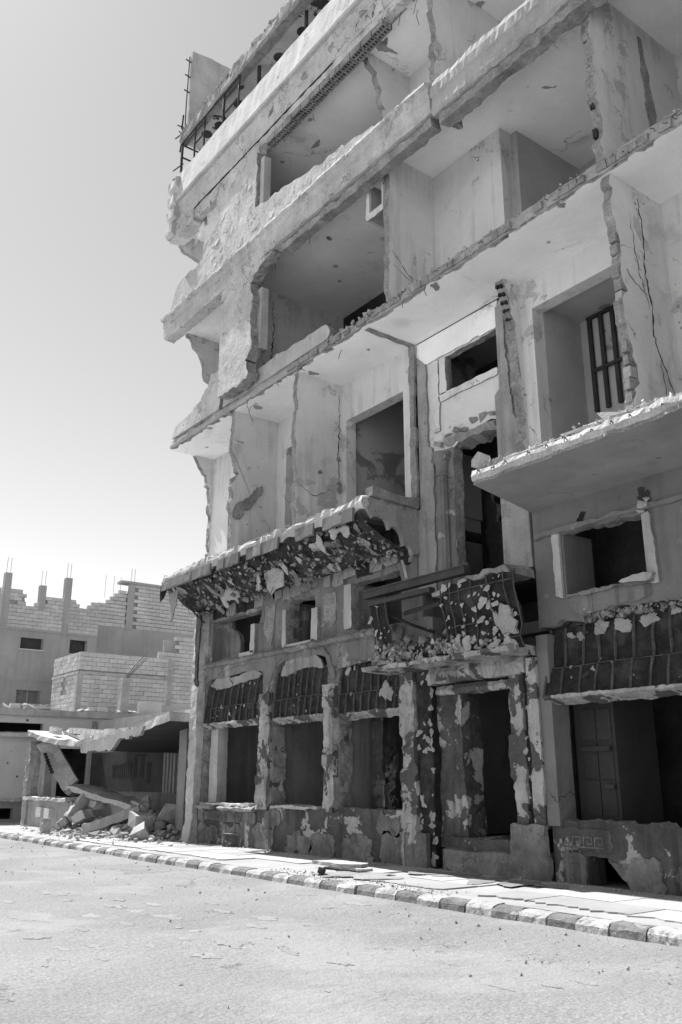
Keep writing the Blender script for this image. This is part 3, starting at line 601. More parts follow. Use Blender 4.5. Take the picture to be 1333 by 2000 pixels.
tube('bent_strip', B, 'frame', [(-12.75, -.3, 5.75), (-12.55, -.42, 5.55), (-12.42, -.48, 5.3)], .035, 4)
beam('balcony_sill', B, 'pier_stone', [(-.72, 3.62), (-.74, 3.70), (-.5, 3.76), (.1, 3.74), (.1, 3.60)], -13.5, -9.7, jit=.018, step=.07)
beam('balcony_cap', B, 'edge', [(-.64, 4.95), (-.66, 5.03), (-.2, 5.08), (0, 5.02), (0, 4.92)], -10.7, -9.68, jit=.035, step=.09)
part('back_wall', 'soot_shade', 'y', 1.8, rect(-12.6, -9.75, 3.75, 10.4), .1); part('back_wall', 'soot_shade', 'y', .9, rect(-14.7, -12.6, 3.75, 6.6), .1); part('floor_slab', 'soot_shade', 'z', 4.95, rect(-12.6, -9.75, .3, 1.8), .12)
part('floor_slab', 'soot_shade', 'z', 8.3, rect(-12.6, -9.75, .4, 1.8), .12)

# --- entrance bay wall up to the third slab: tall doorway, transom window
door = [(-11.55, 5.2), (-10.36, 5.2), (-10.36, 7.3), (-10.36, 8.05), (-10.6, 8.1), (-11.0, 7.95), (-11.3, 7.98), (-11.62, 7.78)]
tw = rect(-11.68, -10.22, 9.06, 9.86)
part('wall', 'inner_wall', 'y', .05, rect(-12.3, -9.95, 5.0, 10.45), .16, holes=[door, tw], hrough=True, jag=.014)
part('pilaster', 'stone', 'y', 0, [(-12.58, 5.1), (-12.10, 5.1), (-12.12, 8.0), (-12.22, 8.06), (-12.26, 9.9), (-12.55, 10.2)], .30, rough={1, 2, 3, 5}, jag=.02)
part('pilaster', 'stone', 'y', 0, [(-10.36, 5.1), (-9.72, 5.1), (-9.74, 7.6), (-9.95, 8.0), (-9.98, 8.5), (-10.0, 8.6), (-10.02, 9.1), (-10.06, 9.2), (-10.06, 10.3), (-10.24, 10.3), (-10.24, 8.6), (-10.36, 8.5)], .32, rough={2, 3, 4, 5, 6, 7}, jag=.02)
part('bare_shadow_patch', 'edge', 'y', .04, rect(-10.1, -9.72, 6.2, 10.3), .25, rough={1}, jag=.05)
part('frieze', 'ceiling', 'y', .025, [(-12.25, 9.90), (-10.25, 9.90), (-10.2, 10.45), (-12.55, 10.45), (-12.5, 10.1)], .14, rough={0, 4}, jag=.02)
for a in (rect(-12.05, -11.88, 8.3, 9.86), rect(-11.88, -10.28, 8.92, 9.06), rect(-11.84, -11.67, 9.06, 9.84)):
    part('window_frame', 'inner_wall', 'y', .015, a, .1, rough=True, jag=.012)
beam('door_head', B, 'stone', [(.05, 7.92), (-.02, 8.02), (.04, 8.10), (.4, 8.05), (.4, 7.9)], -11.75, -10.4, jit=.05, step=.09)
for x, z in ((-11.9, 8.02), (-11.65, 8.12), (-11.4, 8.15), (-11.2, 8.1), (-10.95, 8.2), (-10.7, 8.22), (-10.5, 8.2)): chunk('loose_brick', B, 'edge', (x, .06, z), (.13, .1, .07))
part('door_jamb', 'mezz', 'y', .03, rect(-12.12, -11.56, 5.1, 7.86), .25, rough={1}, jag=.02)
# engaged column with a small scrolled capital
def lathe(name, parent, mat, cx, cy, prof, n=16, flute=0):
    vs = []; fs = []
    for r, z in prof:
        for k in range(n): a = 6.2832 * k / n; q = r * (1 - (flute if k % 2 else 0)); vs.append((cx + q * math.cos(a), cy + q * math.sin(a), z))
    for i in range(len(prof) - 1):
        for k in range(n): fs.append((i * n + k, i * n + (k + 1) % n, (i + 1) * n + (k + 1) % n, (i + 1) * n + k))
    fs.append(tuple(range(n))); fs.append(tuple((len(prof) - 1) * n + k for k in reversed(range(n))))
    return obj(name, parent, mat, vs, fs)
col = lathe('engaged_column', B, 'mezz', -11.82, -.02, [(.13, 5.1), (.13, 5.3), (.125, 6.0), (.11, 7.3)], 20, .09)
lathe('column_neck', col, 'mezz', -11.82, -.02, [(.12, 7.3), (.14, 7.33), (.12, 7.37), (.12, 7.5), (.17, 7.66), (.2, 7.72), (.2, 7.78)], 18)
for s in (-1, 1): tube('scroll', col, 'mezz', [(-11.82 + s * .15, -.12, 7.66), (-11.82 + s * .15, .2, 7.66)], .06, 10)
part('inner_wall', 'soot_shade', 'y', 1.3, [(-11.95, 5.1), (-11.5, 5.1), (-11.2, 5.6), (-11.05, 6.1), (-11.25, 6.5), (-11.7, 6.6), (-11.8, 7.2), (-11.95, 7.2)], .1, rough=True, jag=.04)

def crackline(parent, pts, w=.012, seed=1, axis='x'):
    q = random.Random(seed); out = []; pts = [Vector(p) for p in pts]
    for a, b in zip(pts, pts[1:]):
        k = max(2, int((b - a).length / .07))
        for i in range(k):
            p = a.lerp(b, i / k) + Vector((0, q.uniform(-.028, .028), q.uniform(-.02, .02))); out.append(p)
    return tube('crack', parent, 'soot_shade', out, [w * q.uniform(.25, 1.3) * (.4 + .6 * math.sin(3.14 * i / len(out))) for i in range(len(out))], 4)
# --- third-storey loggia (between the second and third slabs)
Z3a, Z3b = 10.50, 10.76
part('wall', 'inner_wall', 'y', 0, rect(-21.3, -12.5, 6.8, 10.52), .28, holes=[rect(-20.3, -18.2, 6.9, 9.62), rect(-17.45, -15.6, 6.9, 9.62), rect(-14.95, -12.95, 6.9, 9.55)])
def partition(x, poly, mat='inner_wall', th=.16, rough=None, jag=.035, step=.09):
    return plate('partition', B, mat, 'x', x, poly, th, rough=rough, jag=jag, step=step)
partition(-21.42, [(-.6, 10.5), (-.45, 10.25), (-.2, 9.95), (-.1, 9.6), (-.02, 8.6), (.0, 6.9), (6.2, 6.9), (6.2, 10.5)], rough={0, 1, 2, 3, 4})
p1 = partition(-18.02, [(-1.27, 10.48), (-1.24, 9.2), (-1.1, 8.85), (-1.26, 8.6), (-1.26, 6.9), (.05, 6.9), (.05, 10.48)], rough={0, 1, 2, 3})
plate('broken_scar', p1, 'edge', 'x', -17.845, [(-1.24, 7.70), (-1.05, 7.68), (-.9, 7.95), (-.62, 8.2), (-.42, 8.52), (-.45, 8.66), (-.62, 8.52), (-.8, 8.3), (-1.0, 8.15), (-1.2, 7.95)], .02, rough=True, jag=.04, step=.06, emat='soot_shade')
p2 = partition(-15.24, [(-1.27, 10.48), (-1.25, 6.9), (.05, 6.9), (.05, 10.48)], rough={0})
crackline(p2, [(-15.077, -.12, 10.2), (-15.077, -.1, 9.4), (-15.077, -.14, 8.6), (-15.077, -.08, 7.7)], .014, 10); crackline(p2, [(-15.077, -1.2, 7.8), (-15.077, -.8, 7.6), (-15.077, -.5, 7.75), (-15.077, -.2, 8.0)], .006, 11)
for y, z, r in ((-.65, 8.2, .09), (-.12, 8.6, .1), (-.1, 7.9, .12), (-.1, 8.0, .1)): patch(p2, (-15.075, y, z), (1, 0, 0), r, mat='edge')
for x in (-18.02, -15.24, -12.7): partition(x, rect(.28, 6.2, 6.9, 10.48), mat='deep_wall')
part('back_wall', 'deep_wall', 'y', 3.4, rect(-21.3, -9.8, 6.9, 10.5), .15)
part('door_frame', 'deep_wall', 'y', .32, rect(-17.2, -16.95, 6.9, 9.6), .1)
beam('ceiling_scar', B, 'edge', [(-12.66, 10.46), (-12.60, 10.44), (-12.53, 10.46), (-12.53, 10.49), (-12.66, 10.49)], -1.25, 0, axis='y', jit=.012, step=.1)
part('wall_scar', 'edge', 'y', -.06, rect(-12.68, -12.54, 6.9, 10.46), .1, rough={1, 3}, jag=.02)
beam('floor_edge_stub', B, 'edge', [(-1.2, 6.9), (-1.18, 7.1), (-.4, 7.0), (0, 7.05), (0, 6.85)], -12.75, -12.5, jit=.03, step=.1)

# third slab: broken nib edge, flat painted soffit, loose screed roll on top
sl3 = beam('floor_slab', B, 'concrete', [(YS, Z3a + .03), (YS - .02, Z3a + .12), (YS + .02, Z3b - .02), (YS + .12, Z3b), (.3, Z3b), (.3, Z3a + .03)], XL - .05, XR, jit=[.012, .02, .022, .02, .0, .0], step=.10)
part('soffit', 'ceiling', 'z', Z3a - .03, [(XL - .02, YS + .05), (XR, YS + .05), (XR, .02), (XL - .02, .02)], .05, rough={0}, jag=.05)
part('floor_slab', 'deep_wall', 'z', Z3a + .02, rect(XL, XR, .3, 6.3), .24)
r2 = random.Random(12); x = -15.4
while x < -2.5:                                         # nib blocks along the edge
    w = r2.uniform(.13, .24)
    if r2.random() < .85: beam('edge_block', sl3, 'edge', [(YS - .05, Z3a + .05), (YS - .06, Z3a + .17), (YS + .05, Z3a + .2), (YS + .05, Z3a + .05)], x + .01, x + w, jit=.014, step=.1)
    x += w
for x0, x1 in ((-11.6, -10.2), (-10.0, -8.4), (-8.3, -6.7), (-6.5, -4.9), (-4.8, -3)):
    layered(x0, x1, YS + .14, Z3b - .02, .016)
scatter('edge_crumbs', B, 'screed', lambda q: (q.uniform(-14, -3), YS + q.uniform(-.02, .3), Z3b + .01), 420, .012, .07, 71)
# low remains of the parapet on the third slab, left half
plate('parapet', B, 'parapet', 'y', YS - .03, [(-18.4, 10.74), (-13.9, 10.74), (-13.75, 10.9), (-13.98, 11.12), (-16.0, 11.16), (-17.2, 11.12), (-17.9, 11.15), (-18.35, 11.1)], .12, rough={1, 2, 3, 4, 5}, jag=.025)
plate('parapet', B, 'facade', 'y', YS - .04, [(-21.25, 10.78), (-18.6, 10.76), (-18.5, 11.2), (-18.6, 11.85), (-19.1, 11.95), (-19.25, 11.6), (-19.6, 11.35), (-20.4, 11.15), (-21.1, 11.0)], .14, rough={1, 2, 3, 4, 5, 6, 7}, jag=.035)

# --- right bay of the third storey
part('wall', 'inner_wall', 'y', 0, rect(-9.7, XR, 6.35, 10.5), .28, holes=[rect(-9.34, -6.72, 6.45, 9.86), rect(-6.2, -3.4, 6.45, 9.86)])
partition(-9.82, [(-.42, 10.48), (-.30, 10.1), (-.2, 9.75), (-.12, 9.6), (-.1, 8.6), (-.06, 7.4), (-.03, 6.4), (.05, 6.4), (.05, 10.48)], rough={0, 1, 2, 3, 4, 5}, th=.2, jag=.05)
for i in range(5):                                     # dark boxes for the shaded cells of hollow blocks in the torn edge
    y0 = -.38 + i * .055; z = 10.36 - i * .15
    box('block_cell', B, 'soot_shade', -9.80, -9.74, y0 - .06, y0 + .0, z - .03, z + .03); box('block_cell', B, 'soot_shade', -9.71, -9.655, y0 - .06, y0 + .0, z - .05, z + .01)
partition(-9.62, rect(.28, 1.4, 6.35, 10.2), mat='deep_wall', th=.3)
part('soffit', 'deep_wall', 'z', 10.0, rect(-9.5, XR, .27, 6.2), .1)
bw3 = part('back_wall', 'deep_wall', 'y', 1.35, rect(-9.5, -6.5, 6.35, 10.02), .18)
grl = part('window_panel', 'deep_wall', 'y', 1.32, rect(-9.13, -7.7, 7.6, 9.92), .04, rough={3}, jag=.02)
for x in (-9.05, -8.80, -8.54, -8.28, -8.02, -7.76): box('window_bar', grl, 'steel', x - .038, x + .038, 1.24, 1.30, 8.05, 9.93)
box('window_rail', grl, 'steel', -9.05, -7.7, 1.22, 1.26, 8.82, 8.88); box('window_rail', grl, 'steel', -9.1, -7.7, 1.24, 1.31, 9.92, 9.97)
p4 = partition(-6.76, [(-1.27, 10.48), (-1.26, 9.6), (-1.2, 9.3), (-1.24, 8.9), (-1.14, 8.5), (-1.25, 8.4), (-1.2, 7.6), (-1.1, 7.0), (-1.22, 6.9), (-1.24, 6.5), (-1.2, 6.3), (.05, 6.3), (.05, 10.48)], rough=set(range(11)), jag=.04)
r2 = random.Random(40)
for i in range(15):
    z = 6.5 + i * .2; box('brick_end', p4, 'edge' if i % 3 else 'mortar', -6.75 + r2.uniform(0, .02), -6.62 + r2.uniform(-.03, .01), -1.27 + r2.uniform(-.03, .04), -1.1, z, z + .16 + r2.uniform(-.02, .02))
crackline(p4, [(-6.597, -.62, 10.3), (-6.597, -.60, 9.6), (-6.597, -.66, 9.0), (-6.597, -.58, 8.4), (-6.597, -.63, 8.0), (-6.597, -.5, 7.6), (-6.597, -.3, 7.2), (-6.597, .0, 6.8)], .016, 3); crackline(p4, [(-6.597, -.64, 8.6), (-6.597, -.95, 8.7), (-6.597, -1.15, 8.9)], .009, 4); crackline(p4, [(-6.597, -.9, 9.9), (-6.597, -.82, 9.0), (-6.597, -.62, 8.3)], .007, 5); crackline(p4, [(-6.597, -.5, 7.6), (-6.597, -.45, 7.0), (-6.597, -.3, 6.6)], .007, 6)
partition(-6.76, rect(.28, 6.2, 6.3, 10.48), mat='deep_wall')

# balcony slab on the right, dusty broken edge
slr = beam('balcony_slab', B, 'screed', [(-1.86, 6.10), (-1.90, 6.18), (-1.86, 6.27), (-1.5, 6.34), (.1, 6.34), (.1, 6.08)], -9.22, XR, jit=[.010, .014, .018, .012, .0, .0], step=.07)
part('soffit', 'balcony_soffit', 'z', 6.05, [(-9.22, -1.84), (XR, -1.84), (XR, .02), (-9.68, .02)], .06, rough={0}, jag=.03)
layered(-8.85, -6.85, -1.50, 6.34, .03); layered(-6.55, XR, -1.46, 6.34, .03)
scatter('edge_crumbs', B, 'screed', lambda q: (q.uniform(-9.2, -3), -1.64 + q.gauss(0, .10), 6.33), 500, .010, .07, 72)
for x, y, s in ((-9.1, -1.75, .16), (-9.05, -1.45, .18), (-9.18, -1.62, .12), (-8.95, -1.6, .1), (-7.0, -1.5, .12), (-6.8, -1.6, .14), (-6.65, -1.4, .16), (-6.5, -1.55, .1)):
    chunk('broken_edge', slr, 'screed', (x, y, 6.42), s)
r2 = random.Random(6)
for i in range(12):
    x = -9.1 + i * .36 + r2.uniform(-.1, .1); tube('rebar_stub', slr, 'steel', [(x, -1.85, 6.2), (x + .02, -1.95, 6.19 + r2.uniform(-.03, .05)), (x + .05, -2.0, 6.14)], .009)

# --- right-hand mezzanine wall with window
part('wall', 'painted', 'y', 0, [(-9.66, 4.03), (-9.2, 4.12), (-8.6, 4.02), (-8.2, 4.16), (-7.2, 4.12), (-6.5, 4.02), (XR, 4.05), (XR, 6.06), (-9.66, 6.06)], .3, holes=[rect(-9.08, -7.50, 4.50, 5.52)], rough={0, 1, 2, 3, 4, 5}, hrough={0, 2}, jag=.03)
part('bare_shadow_patch', 'mezz', 'y', -.03, [(-8.75, 4.10), (-8.2, 4.2), (-7.5, 4.24), (-7.55, 4.46), (-8.2, 4.48), (-8.95, 4.45), (-9.0, 4.36)], .05, rough=True, jag=.025)
part('window_frame', 'frame', 'y', -.05, [(-9.23, 4.50), (-9.09, 4.44), (-9.09, 5.56), (-9.23, 5.56)], .25, rough={0, 3}, jag=.015)
part('window_frame', 'frame', 'y', -.05, [(-7.5, 4.42), (-7.32, 4.40), (-7.34, 5.0), (-7.38, 5.5), (-7.5, 5.48)], .25, rough={0, 1, 2}, jag=.012)
part('window_reveal', 'painted', 'x', -9.09, rect(.01, .75, 4.48, 5.55), .05)
beam('window_sill', B, 'mezz', [(-.08, 4.44), (-.08, 4.49), (.2, 4.52), (.2, 4.44)], -9.0, -7.4, jit=.02, step=.07)
part('broken_board', 'frame', 'y', -.14, [(-7.95, 4.50), (-7.4, 4.46), (-7.35, 4.54), (-7.6, 4.56)], .2, rough=True, jag=.02)
beam('lintel', B, 'painted', [(-.06, 5.55), (-.07, 5.62), (.05, 5.64), (.05, 5.52)], -9.6, -5, jit=.015, step=.12)
for x, z, r in ((-8.65, 5.72, .13), (-7.42, 5.72, .17), (-7.5, 5.85, .1)): patch(B, (x, -.01, z), (0, -1, 0), r, mat='soot_shade', name='shell_hole', th=.15)
for x, z, s in ((-7.45, 5.6, .09), (-7.38, 5.68, .06), (-7.5, 5.52, .07)): chunk('loose_brick', B, 'patch', (x, -.05, z), s)
scatter('edge_crumbs', B, 'edge', lambda q: (q.uniform(-8.8, -7.0), q.uniform(-.06, .1), 4.06 + q.uniform(-.05, .06)), 160, .015, .06, 73)
part('inner_wall', 'soot_shade', 'y', 1.6, rect(-9.6, XR, 4.2, 6.05), .1)

# --- fourth storey: rooms between third slab and the cornice beam
ZC = 14.2
partition(-21.42, [(-1.05, 14.22), (-.85, 14.0), (-.62, 13.7), (-.45, 13.3), (-.38, 12.9), (-.12, 12.86), (0, 12.95), (.3, 12.6), (.3, 10.8), (6.2, 10.8), (6.2, 14.22)], rough={0, 1, 2, 3, 4, 5, 6}, jag=.03)
p5 = partition(-18.0, [(-1.5, 14.2), (-1.5, 10.8), (.0, 10.8), (6.2, 10.8), (6.2, 14.2)])
crackline(p5, [(-17.835, -.25, 13.9), (-17.835, -.22, 13.0), (-17.835, -.27, 12.2), (-17.835, -.26, 11.2)], .022, 7)
pier4 = plate('pier', B, 'facade', 'y', -1.70, [(-18.05, 10.8), (-17.0, 10.76), (-16.6, 10.85), (-16.75, 11.3), (-16.45, 11.6), (-16.55, 12.3), (-16.5, 13.0), (-16.65, 13.35), (-16.2, 13.6), (-15.6, 13.75), (-18.05, 13.85)], .28, rough=set(range(10)), jag=.04)
part('window_frame', 'frame', 'y', -1.5, rect(-16.62, -16.38, 11.55, 13.2), .2, rough={0, 2}, jag=.02)
part('back_wall', 'soot_shade', 'y', 2.1, rect(-17.9, -11.9, 10.8, 14.2), .15)
part('back_wall', 'inner_wall', 'y', 2.6, rect(-21.3, -17.9, 10.8, 14.2), .15)
p6 = partition(-11.96, [(-1.28, 14.2), (-1.24, 13.4), (-1.3, 12.9), (-1.26, 12.4), (-1.28, 11.6), (-1.26, 10.8), (.02, 10.8), (.02, 14.2)], rough={0, 1, 2, 3, 4}, jag=.03)
crackline(p6, [(-11.797, -1.2, 11.9), (-11.797, -.9, 11.6), (-11.797, -.6, 11.35), (-11.797, -.3, 11.25)], .008, 8); crackline(p6, [(-11.797, -1.2, 11.6), (-11.797, -.8, 11.4), (-11.797, -.5, 11.2)], .006, 9)
part('back_wall', 'inner_wall', 'y', 0, rect(-11.96, -9.85, 10.8, 14.2), .36)
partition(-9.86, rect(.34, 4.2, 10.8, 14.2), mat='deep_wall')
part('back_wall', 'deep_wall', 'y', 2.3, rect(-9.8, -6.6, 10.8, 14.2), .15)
p7 = partition(-6.82, [(-1.28, 14.2), (-1.3, 13.6), (-1.26, 12.8), (-1.32, 12.0), (-1.26, 11.3), (-1.3, 10.8), (.0, 10.8), (.0, 14.2)], rough={0, 1, 2, 3, 4}, jag=.04)
for i, z in enumerate((13.05, 12.55, 11.75, 11.2)):
    for dx in (-.095, -.055): box('block_cell', p7, 'soot_shade', -6.70 + dx, -6.70 + dx + .022, -1.345, -1.2, z, z + .17)  # dark slots stand for the shade inside the block cells
p8 = partition(-6.82, [(.0, 10.8), (1.2, 10.8), (1.15, 14.2), (.0, 14.2)], rough={1}, jag=.05)
plate('broken_scar', p8, 'edge', 'x', -6.655, [(.1, 10.9), (.32, 10.9), (.28, 12.2), (.2, 13.0), (.12, 13.9), (.02, 13.9), (.05, 12.6)], .02, rough=True, jag=.03)
part('back_wall', 'deep_wall', 'y', 3.0, rect(-6.8, XR, 10.8, 14.2), .15)
# torn service box beside the partition, near the ceiling
sb = plate('service_box', B, 'inner_wall', 'y', -1.30, rect(-12.5, -11.97, 12.95, 13.85), .06, holes=[rect(-12.42, -12.0, 13.1, 13.72)], rough={0, 3}, jag=.02)
box('box_back', sb, 'deep_wall', -12.5, -11.97, -.75, -.70, 12.95, 13.85); box('box_side', sb, 'deep_wall', -12.5, -12.44, -1.24, -.7, 12.95, 13.85); box('box_floor', sb, 'edge', -12.44, -11.97, -1.24, -.7, 12.97, 13.03)
# cornice beam: sunlit ledge, fascia, broken soffit
corn = beam('cornice', B, 'facade', [(-1.70, 13.80), (-1.75, 13.84), (-1.75, 14.12), (-1.79, 14.15), (-1.79, 14.30), (-1.88, 14.34), (-1.87, 14.41), (-1.60, 14.54), (-1.4, 14.52), (-1.4, 13.80)], XL - .06, -10.0, jit=[.012, .01, .006, .008, .008, .016, .014, .01, 0, .012], step=.07)
beam('cornice', B, 'concrete', [(-1.66, 13.70), (-1.72, 13.74), (-1.72, 14.05), (-1.76, 14.08), (-1.76, 14.26), (-1.72, 14.40), (-1.45, 14.46), (-1.4, 13.72)], -9.98, XR, jit=[.02, .014, .008, .01, .012, .026, .02, .02], step=.07)
beam('edge_beam', B, 'edge', [(-1.62, 13.58), (-1.64, 13.74), (-1.40, 13.8), (-1.36, 13.6)], -15.3, -10.1, jit=.02, step=.08)
beam('edge_beam', B, 'edge', [(-1.60, 13.50), (-1.62, 13.70), (-1.40, 13.72), (-1.34, 13.52)], -9.9, XR, jit=.022, step=.08)
beam('beam_stub', B, 'edge', [(-10.02, 13.72), (-10.02, 14.15), (-9.9, 14.15), (-9.9, 13.72)], -1.66, -1.0, axis='y', jit=.03, step=.12)
part('soffit', 'ceiling', 'z', 14.2, rect(XL, XR, -1.5, 6.2), .2)

# --- fifth storey facade
fac = [(-21.2, 14.48), (-11.6, 14.46)] + U('y', -1.7, [(745, 244), (720, 252), (700, 265), (660, 292), (630, 320), (612, 326), (605, 334), (575, 352), (545, 375), (515, 396)]) + [(-16.50, 15.45), (-16.5, 17.40)] + [(-18.75, 17.40)] + U('y', -1.7, [(424, 398), (432, 428), (418, 448), (404, 470), (397, 505), (385, 521), (366, 536), (346, 562)])
fc = part('facade_wall', 'facade', 'y', -1.70, fac, .22, rough=set(range(1, len(fac))), jag=.03, step=.12)
r2 = random.Random(63)
for px, py, r in ((395, 445, .2), (412, 470, .16), (480, 350, .22), (465, 390, .18), (445, 440, .3), (500, 440, .24), (540, 430, .2), (430, 500, .26), (470, 470, .2), (400, 545, .26), (590, 380, .18), (375, 570, .2), (640, 330, .15)):
    q = onp('y', -1.7, px, py); patch(fc, q, (0, -1, 0), r * 1.3, mat='facade', asp=.7, rr=r2, th=.06)
for k in range(44):
    X_ = r2.uniform(-19.6, -16.7); Z_ = r2.uniform(14.6, 17.3)
    if k > 28: X_ = r2.uniform(-16.5, -12.5); Z_ = 14.55 + r2.random() * (.8 - .17 * (X_ + 16.5))
    patch(fc, (X_, -1.70, Z_), (0, -1, r2.uniform(-.05, .1)), r2.uniform(.10, .34), mat='facade', asp=r2.uniform(.5, 1.0), rr=r2, name='plaster_scale', th=.045)
part('window_frame', 'frame', 'y', -1.62, rect(-16.42, -16.24, 15.4, 16.9), .2, rough={0, 2}, jag=.015)
partition(-21.42, [(-1.5, 17.42), (-1.45, 17.05), (-1.15, 16.85), (-.55, 16.65), (-.25, 16.35), (0, 16.25), (.3, 14.5), (6.2, 14.5), (6.2, 17.42)], rough={1, 2, 3, 4, 5}, jag=.03)
partition(-18.4, rect(-1.45, 6.2, 14.5, 17.42)); partition(-16.75, rect(.3, 6.2, 14.5, 17.42), mat='deep_wall')
part('back_wall', 'inner_wall', 'y', .2, rect(-21.3, -18.3, 14.5, 17.42), .15)
part('back_wall', 'deep_wall', 'y', 3.0, rect(-18.3, -12.4, 14.5, 17.42), .15)
p9 = partition(-12.62, [(-1.5, 17.42), (-1.25, 17.25), (-1.0, 17.0), (-.85, 16.6), (-.75, 16.1), (-.8, 15.6), (-.72, 15.1), (-.75, 14.5), (.05, 14.5), (.05, 17.42)], rough=set(range(8)), jag=.05)
part('back_wall', 'inner_wall', 'y', 0, rect(-12.6, -10.2, 14.5, 17.42), .2)
partition(-10.25, [(-1.5, 17.42), (-1.45, 16.6), (-1.4, 15.8), (-1.45, 15.2), (-1.4, 14.5), (3, 14.5), (3, 17.42)], rough={0, 1, 2, 3}, jag=.05)
part('back_wall', 'deep_wall', 'y', 2.5, rect(-10.2, XR, 14.5, 17.42), .2)
partition(XR, rect(-1.5, 6.2, 6.3, 20.6), mat='deep_wall')
part('back_wall', 'deep_wall', 'y', 6.2, rect(-21.4, XR + .1, 6.3, 19.5), .15)
part('soffit', 'ceiling', 'z', 17.42, rect(XL, XR, -1.5, 6.2), .3)
patch(B, (-10.6, -.9, 17.41), (0, 0, -1), .24, mat='edge', name='shell_hole', th=.15)
# band over the openings, parapet leaning back, hollow-block lining
band = beam('band', B, 'facade', [(-1.72, 17.42), (-1.74, 17.6), (-1.76, 18.18), (-1.3, 18.18), (-1.3, 17.42)], XL, XR, jit=[.012, .01, .0, 0, 0], step=.2)
beam('fascia', B, 'facade', [(-1.66, 17.08), (-1.69, 17.2), (-1.69, 17.43), (-1.45, 17.43), (-1.45, 17.1)], XL + .05, -16.4, jit=.02, step=.14)
hb = beam('fascia', B, 'facade', [(-1.64, 17.26), (-1.69, 17.3), (-1.69, 17.43), (-1.45, 17.43), (-1.45, 17.26)], -16.4, XR, jit=.02, step=.14)
beam('parapet', B, 'parapet', [(-1.84, 18.17), (-1.86, 18.24), (-1.73, 19.28), (-1.55, 19.30), (-1.36, 18.17)], XL + .02, XR, jit=[.008, .008, .012, .01, 0], step=.22)
r2 = random.Random(77)
def hollow(x0, x1):
    bl = obj('hollow_block', hb, 'edge', *hollow_geo(x0, x1)); return bl
def hollow_geo(x0, x1):
    vs = []; fs = []
    def bx(a0, a1, b0, b1, c0, c1):
        b = len(vs); vs.extend([(x, y, z) for x in (a0, a1) for y in (b0, b1) for z in (c0, c1)])
        fs.extend([tuple(b + k for k in f) for f in ((0, 1, 3, 2), (4, 6, 7, 5), (0, 4, 5, 1), (2, 3, 7, 6), (0, 2, 6, 4), (1, 5, 7, 3))])
    z0, z1 = 17.10 + r2.uniform(-.03, .02), 17.27; yf, yb = -1.67, -1.40; t = .024; w = x1 - x0; n = 4
    bx(x0, x1, yf, yb, z1 - .02, z1)
    for y in (yf, (yf + yb - t) / 2, yb - t): bx(x0, x1, y, y + t, z0, z1 - .02)
    for i in range(n + 1): xx = x0 + (w - t) * i / n; bx(xx, xx + t, yf + .003, yb - .003, z0 + .003, z1 - .02)
    return vs, fs
x = -16.1
while x < -11.6: hollow(x, x + .37); x += .39
beam('fascia_joint', B, 'soot_shade', [(-1.728, 17.408), (-1.728, 17.42), (-1.6, 17.42), (-1.6, 17.408)], XL + .9, -13.2, jit=.008, step=.2)
for x in (-15.75, -14.3, -13.2, -12.0): patch(band, (x, -1.755, 17.85), (0, -1, 0), .26, mat='edge', asp=.5, name='bare_shadow_patch', th=.06, rr=r2)  # diagonal shadows on the band, painted as darker patches
# rough quoin blocks on the corner
for i, z in enumerate((17.1, 17.62, 18.12, 18.66)):
    beam('quoin', B, 'facade', [(-1.80, z), (-1.90, z + .08), (-1.90, z + .34), (-1.80, z + .42), (-1.5, z + .42), (-1.5, z)], XL - .06, XL + .34 + .08 * (i % 2), jit=.02, step=.1)
beam('corner_block', B, 'facade', [(-1.74, 17.0), (-1.76, 17.2), (-1.76, 17.44), (-1.3, 17.44), (-1.3, 17.04)], XL - .04, -19.9, jit=.02, step=.12)

r2 = random.Random(101)
for z, y0, y1, xs_ in ((10.468, -1.25, -.2, (-20.8, -3)), (14.198, -1.35, .5, (-17, -3)), (17.418, -1.4, 0, (-16, -8))):
    for k in range(12):
        y = y0 + (y1 - y0) * r2.random() ** 2.5; x = r2.uniform(*xs_)
        patch(B, (x, y, z), (0, 0, -1), r2.uniform(.045, .15), mat=r2.choice(['concrete', 'ceiling', 'concrete', 'edge']), asp=r2.uniform(1.0, 2.6), rr=r2, name='spalled_patch', th=.05)
    for k in range(7):
        x = r2.uniform(*xs_); y = r2.choice([-1.33, -1.36, -1.1]); L_ = r2.uniform(.15, .5)
        tube('hanging_wire', B, 'steel', [(x, y, z + .05), (x + r2.uniform(-.05, .05), y - .04, z - L_ * .4), (x + r2.uniform(-.15, .15), y - r2.uniform(0, .1), z - L_)], .007, 4)
for k in range(26):
    x = r2.uniform(-14, -3); tube('rebar_stub', sl3, 'steel', [(x, YS + .02, Z3a + .12), (x + r2.uniform(-.03, .03), YS - .08, Z3a + .11 + r2.uniform(-.03, .04)), (x + r2.uniform(-.06, .06), YS - .13, Z3a + .08 + r2.uniform(-.06, .06))], .007, 4)
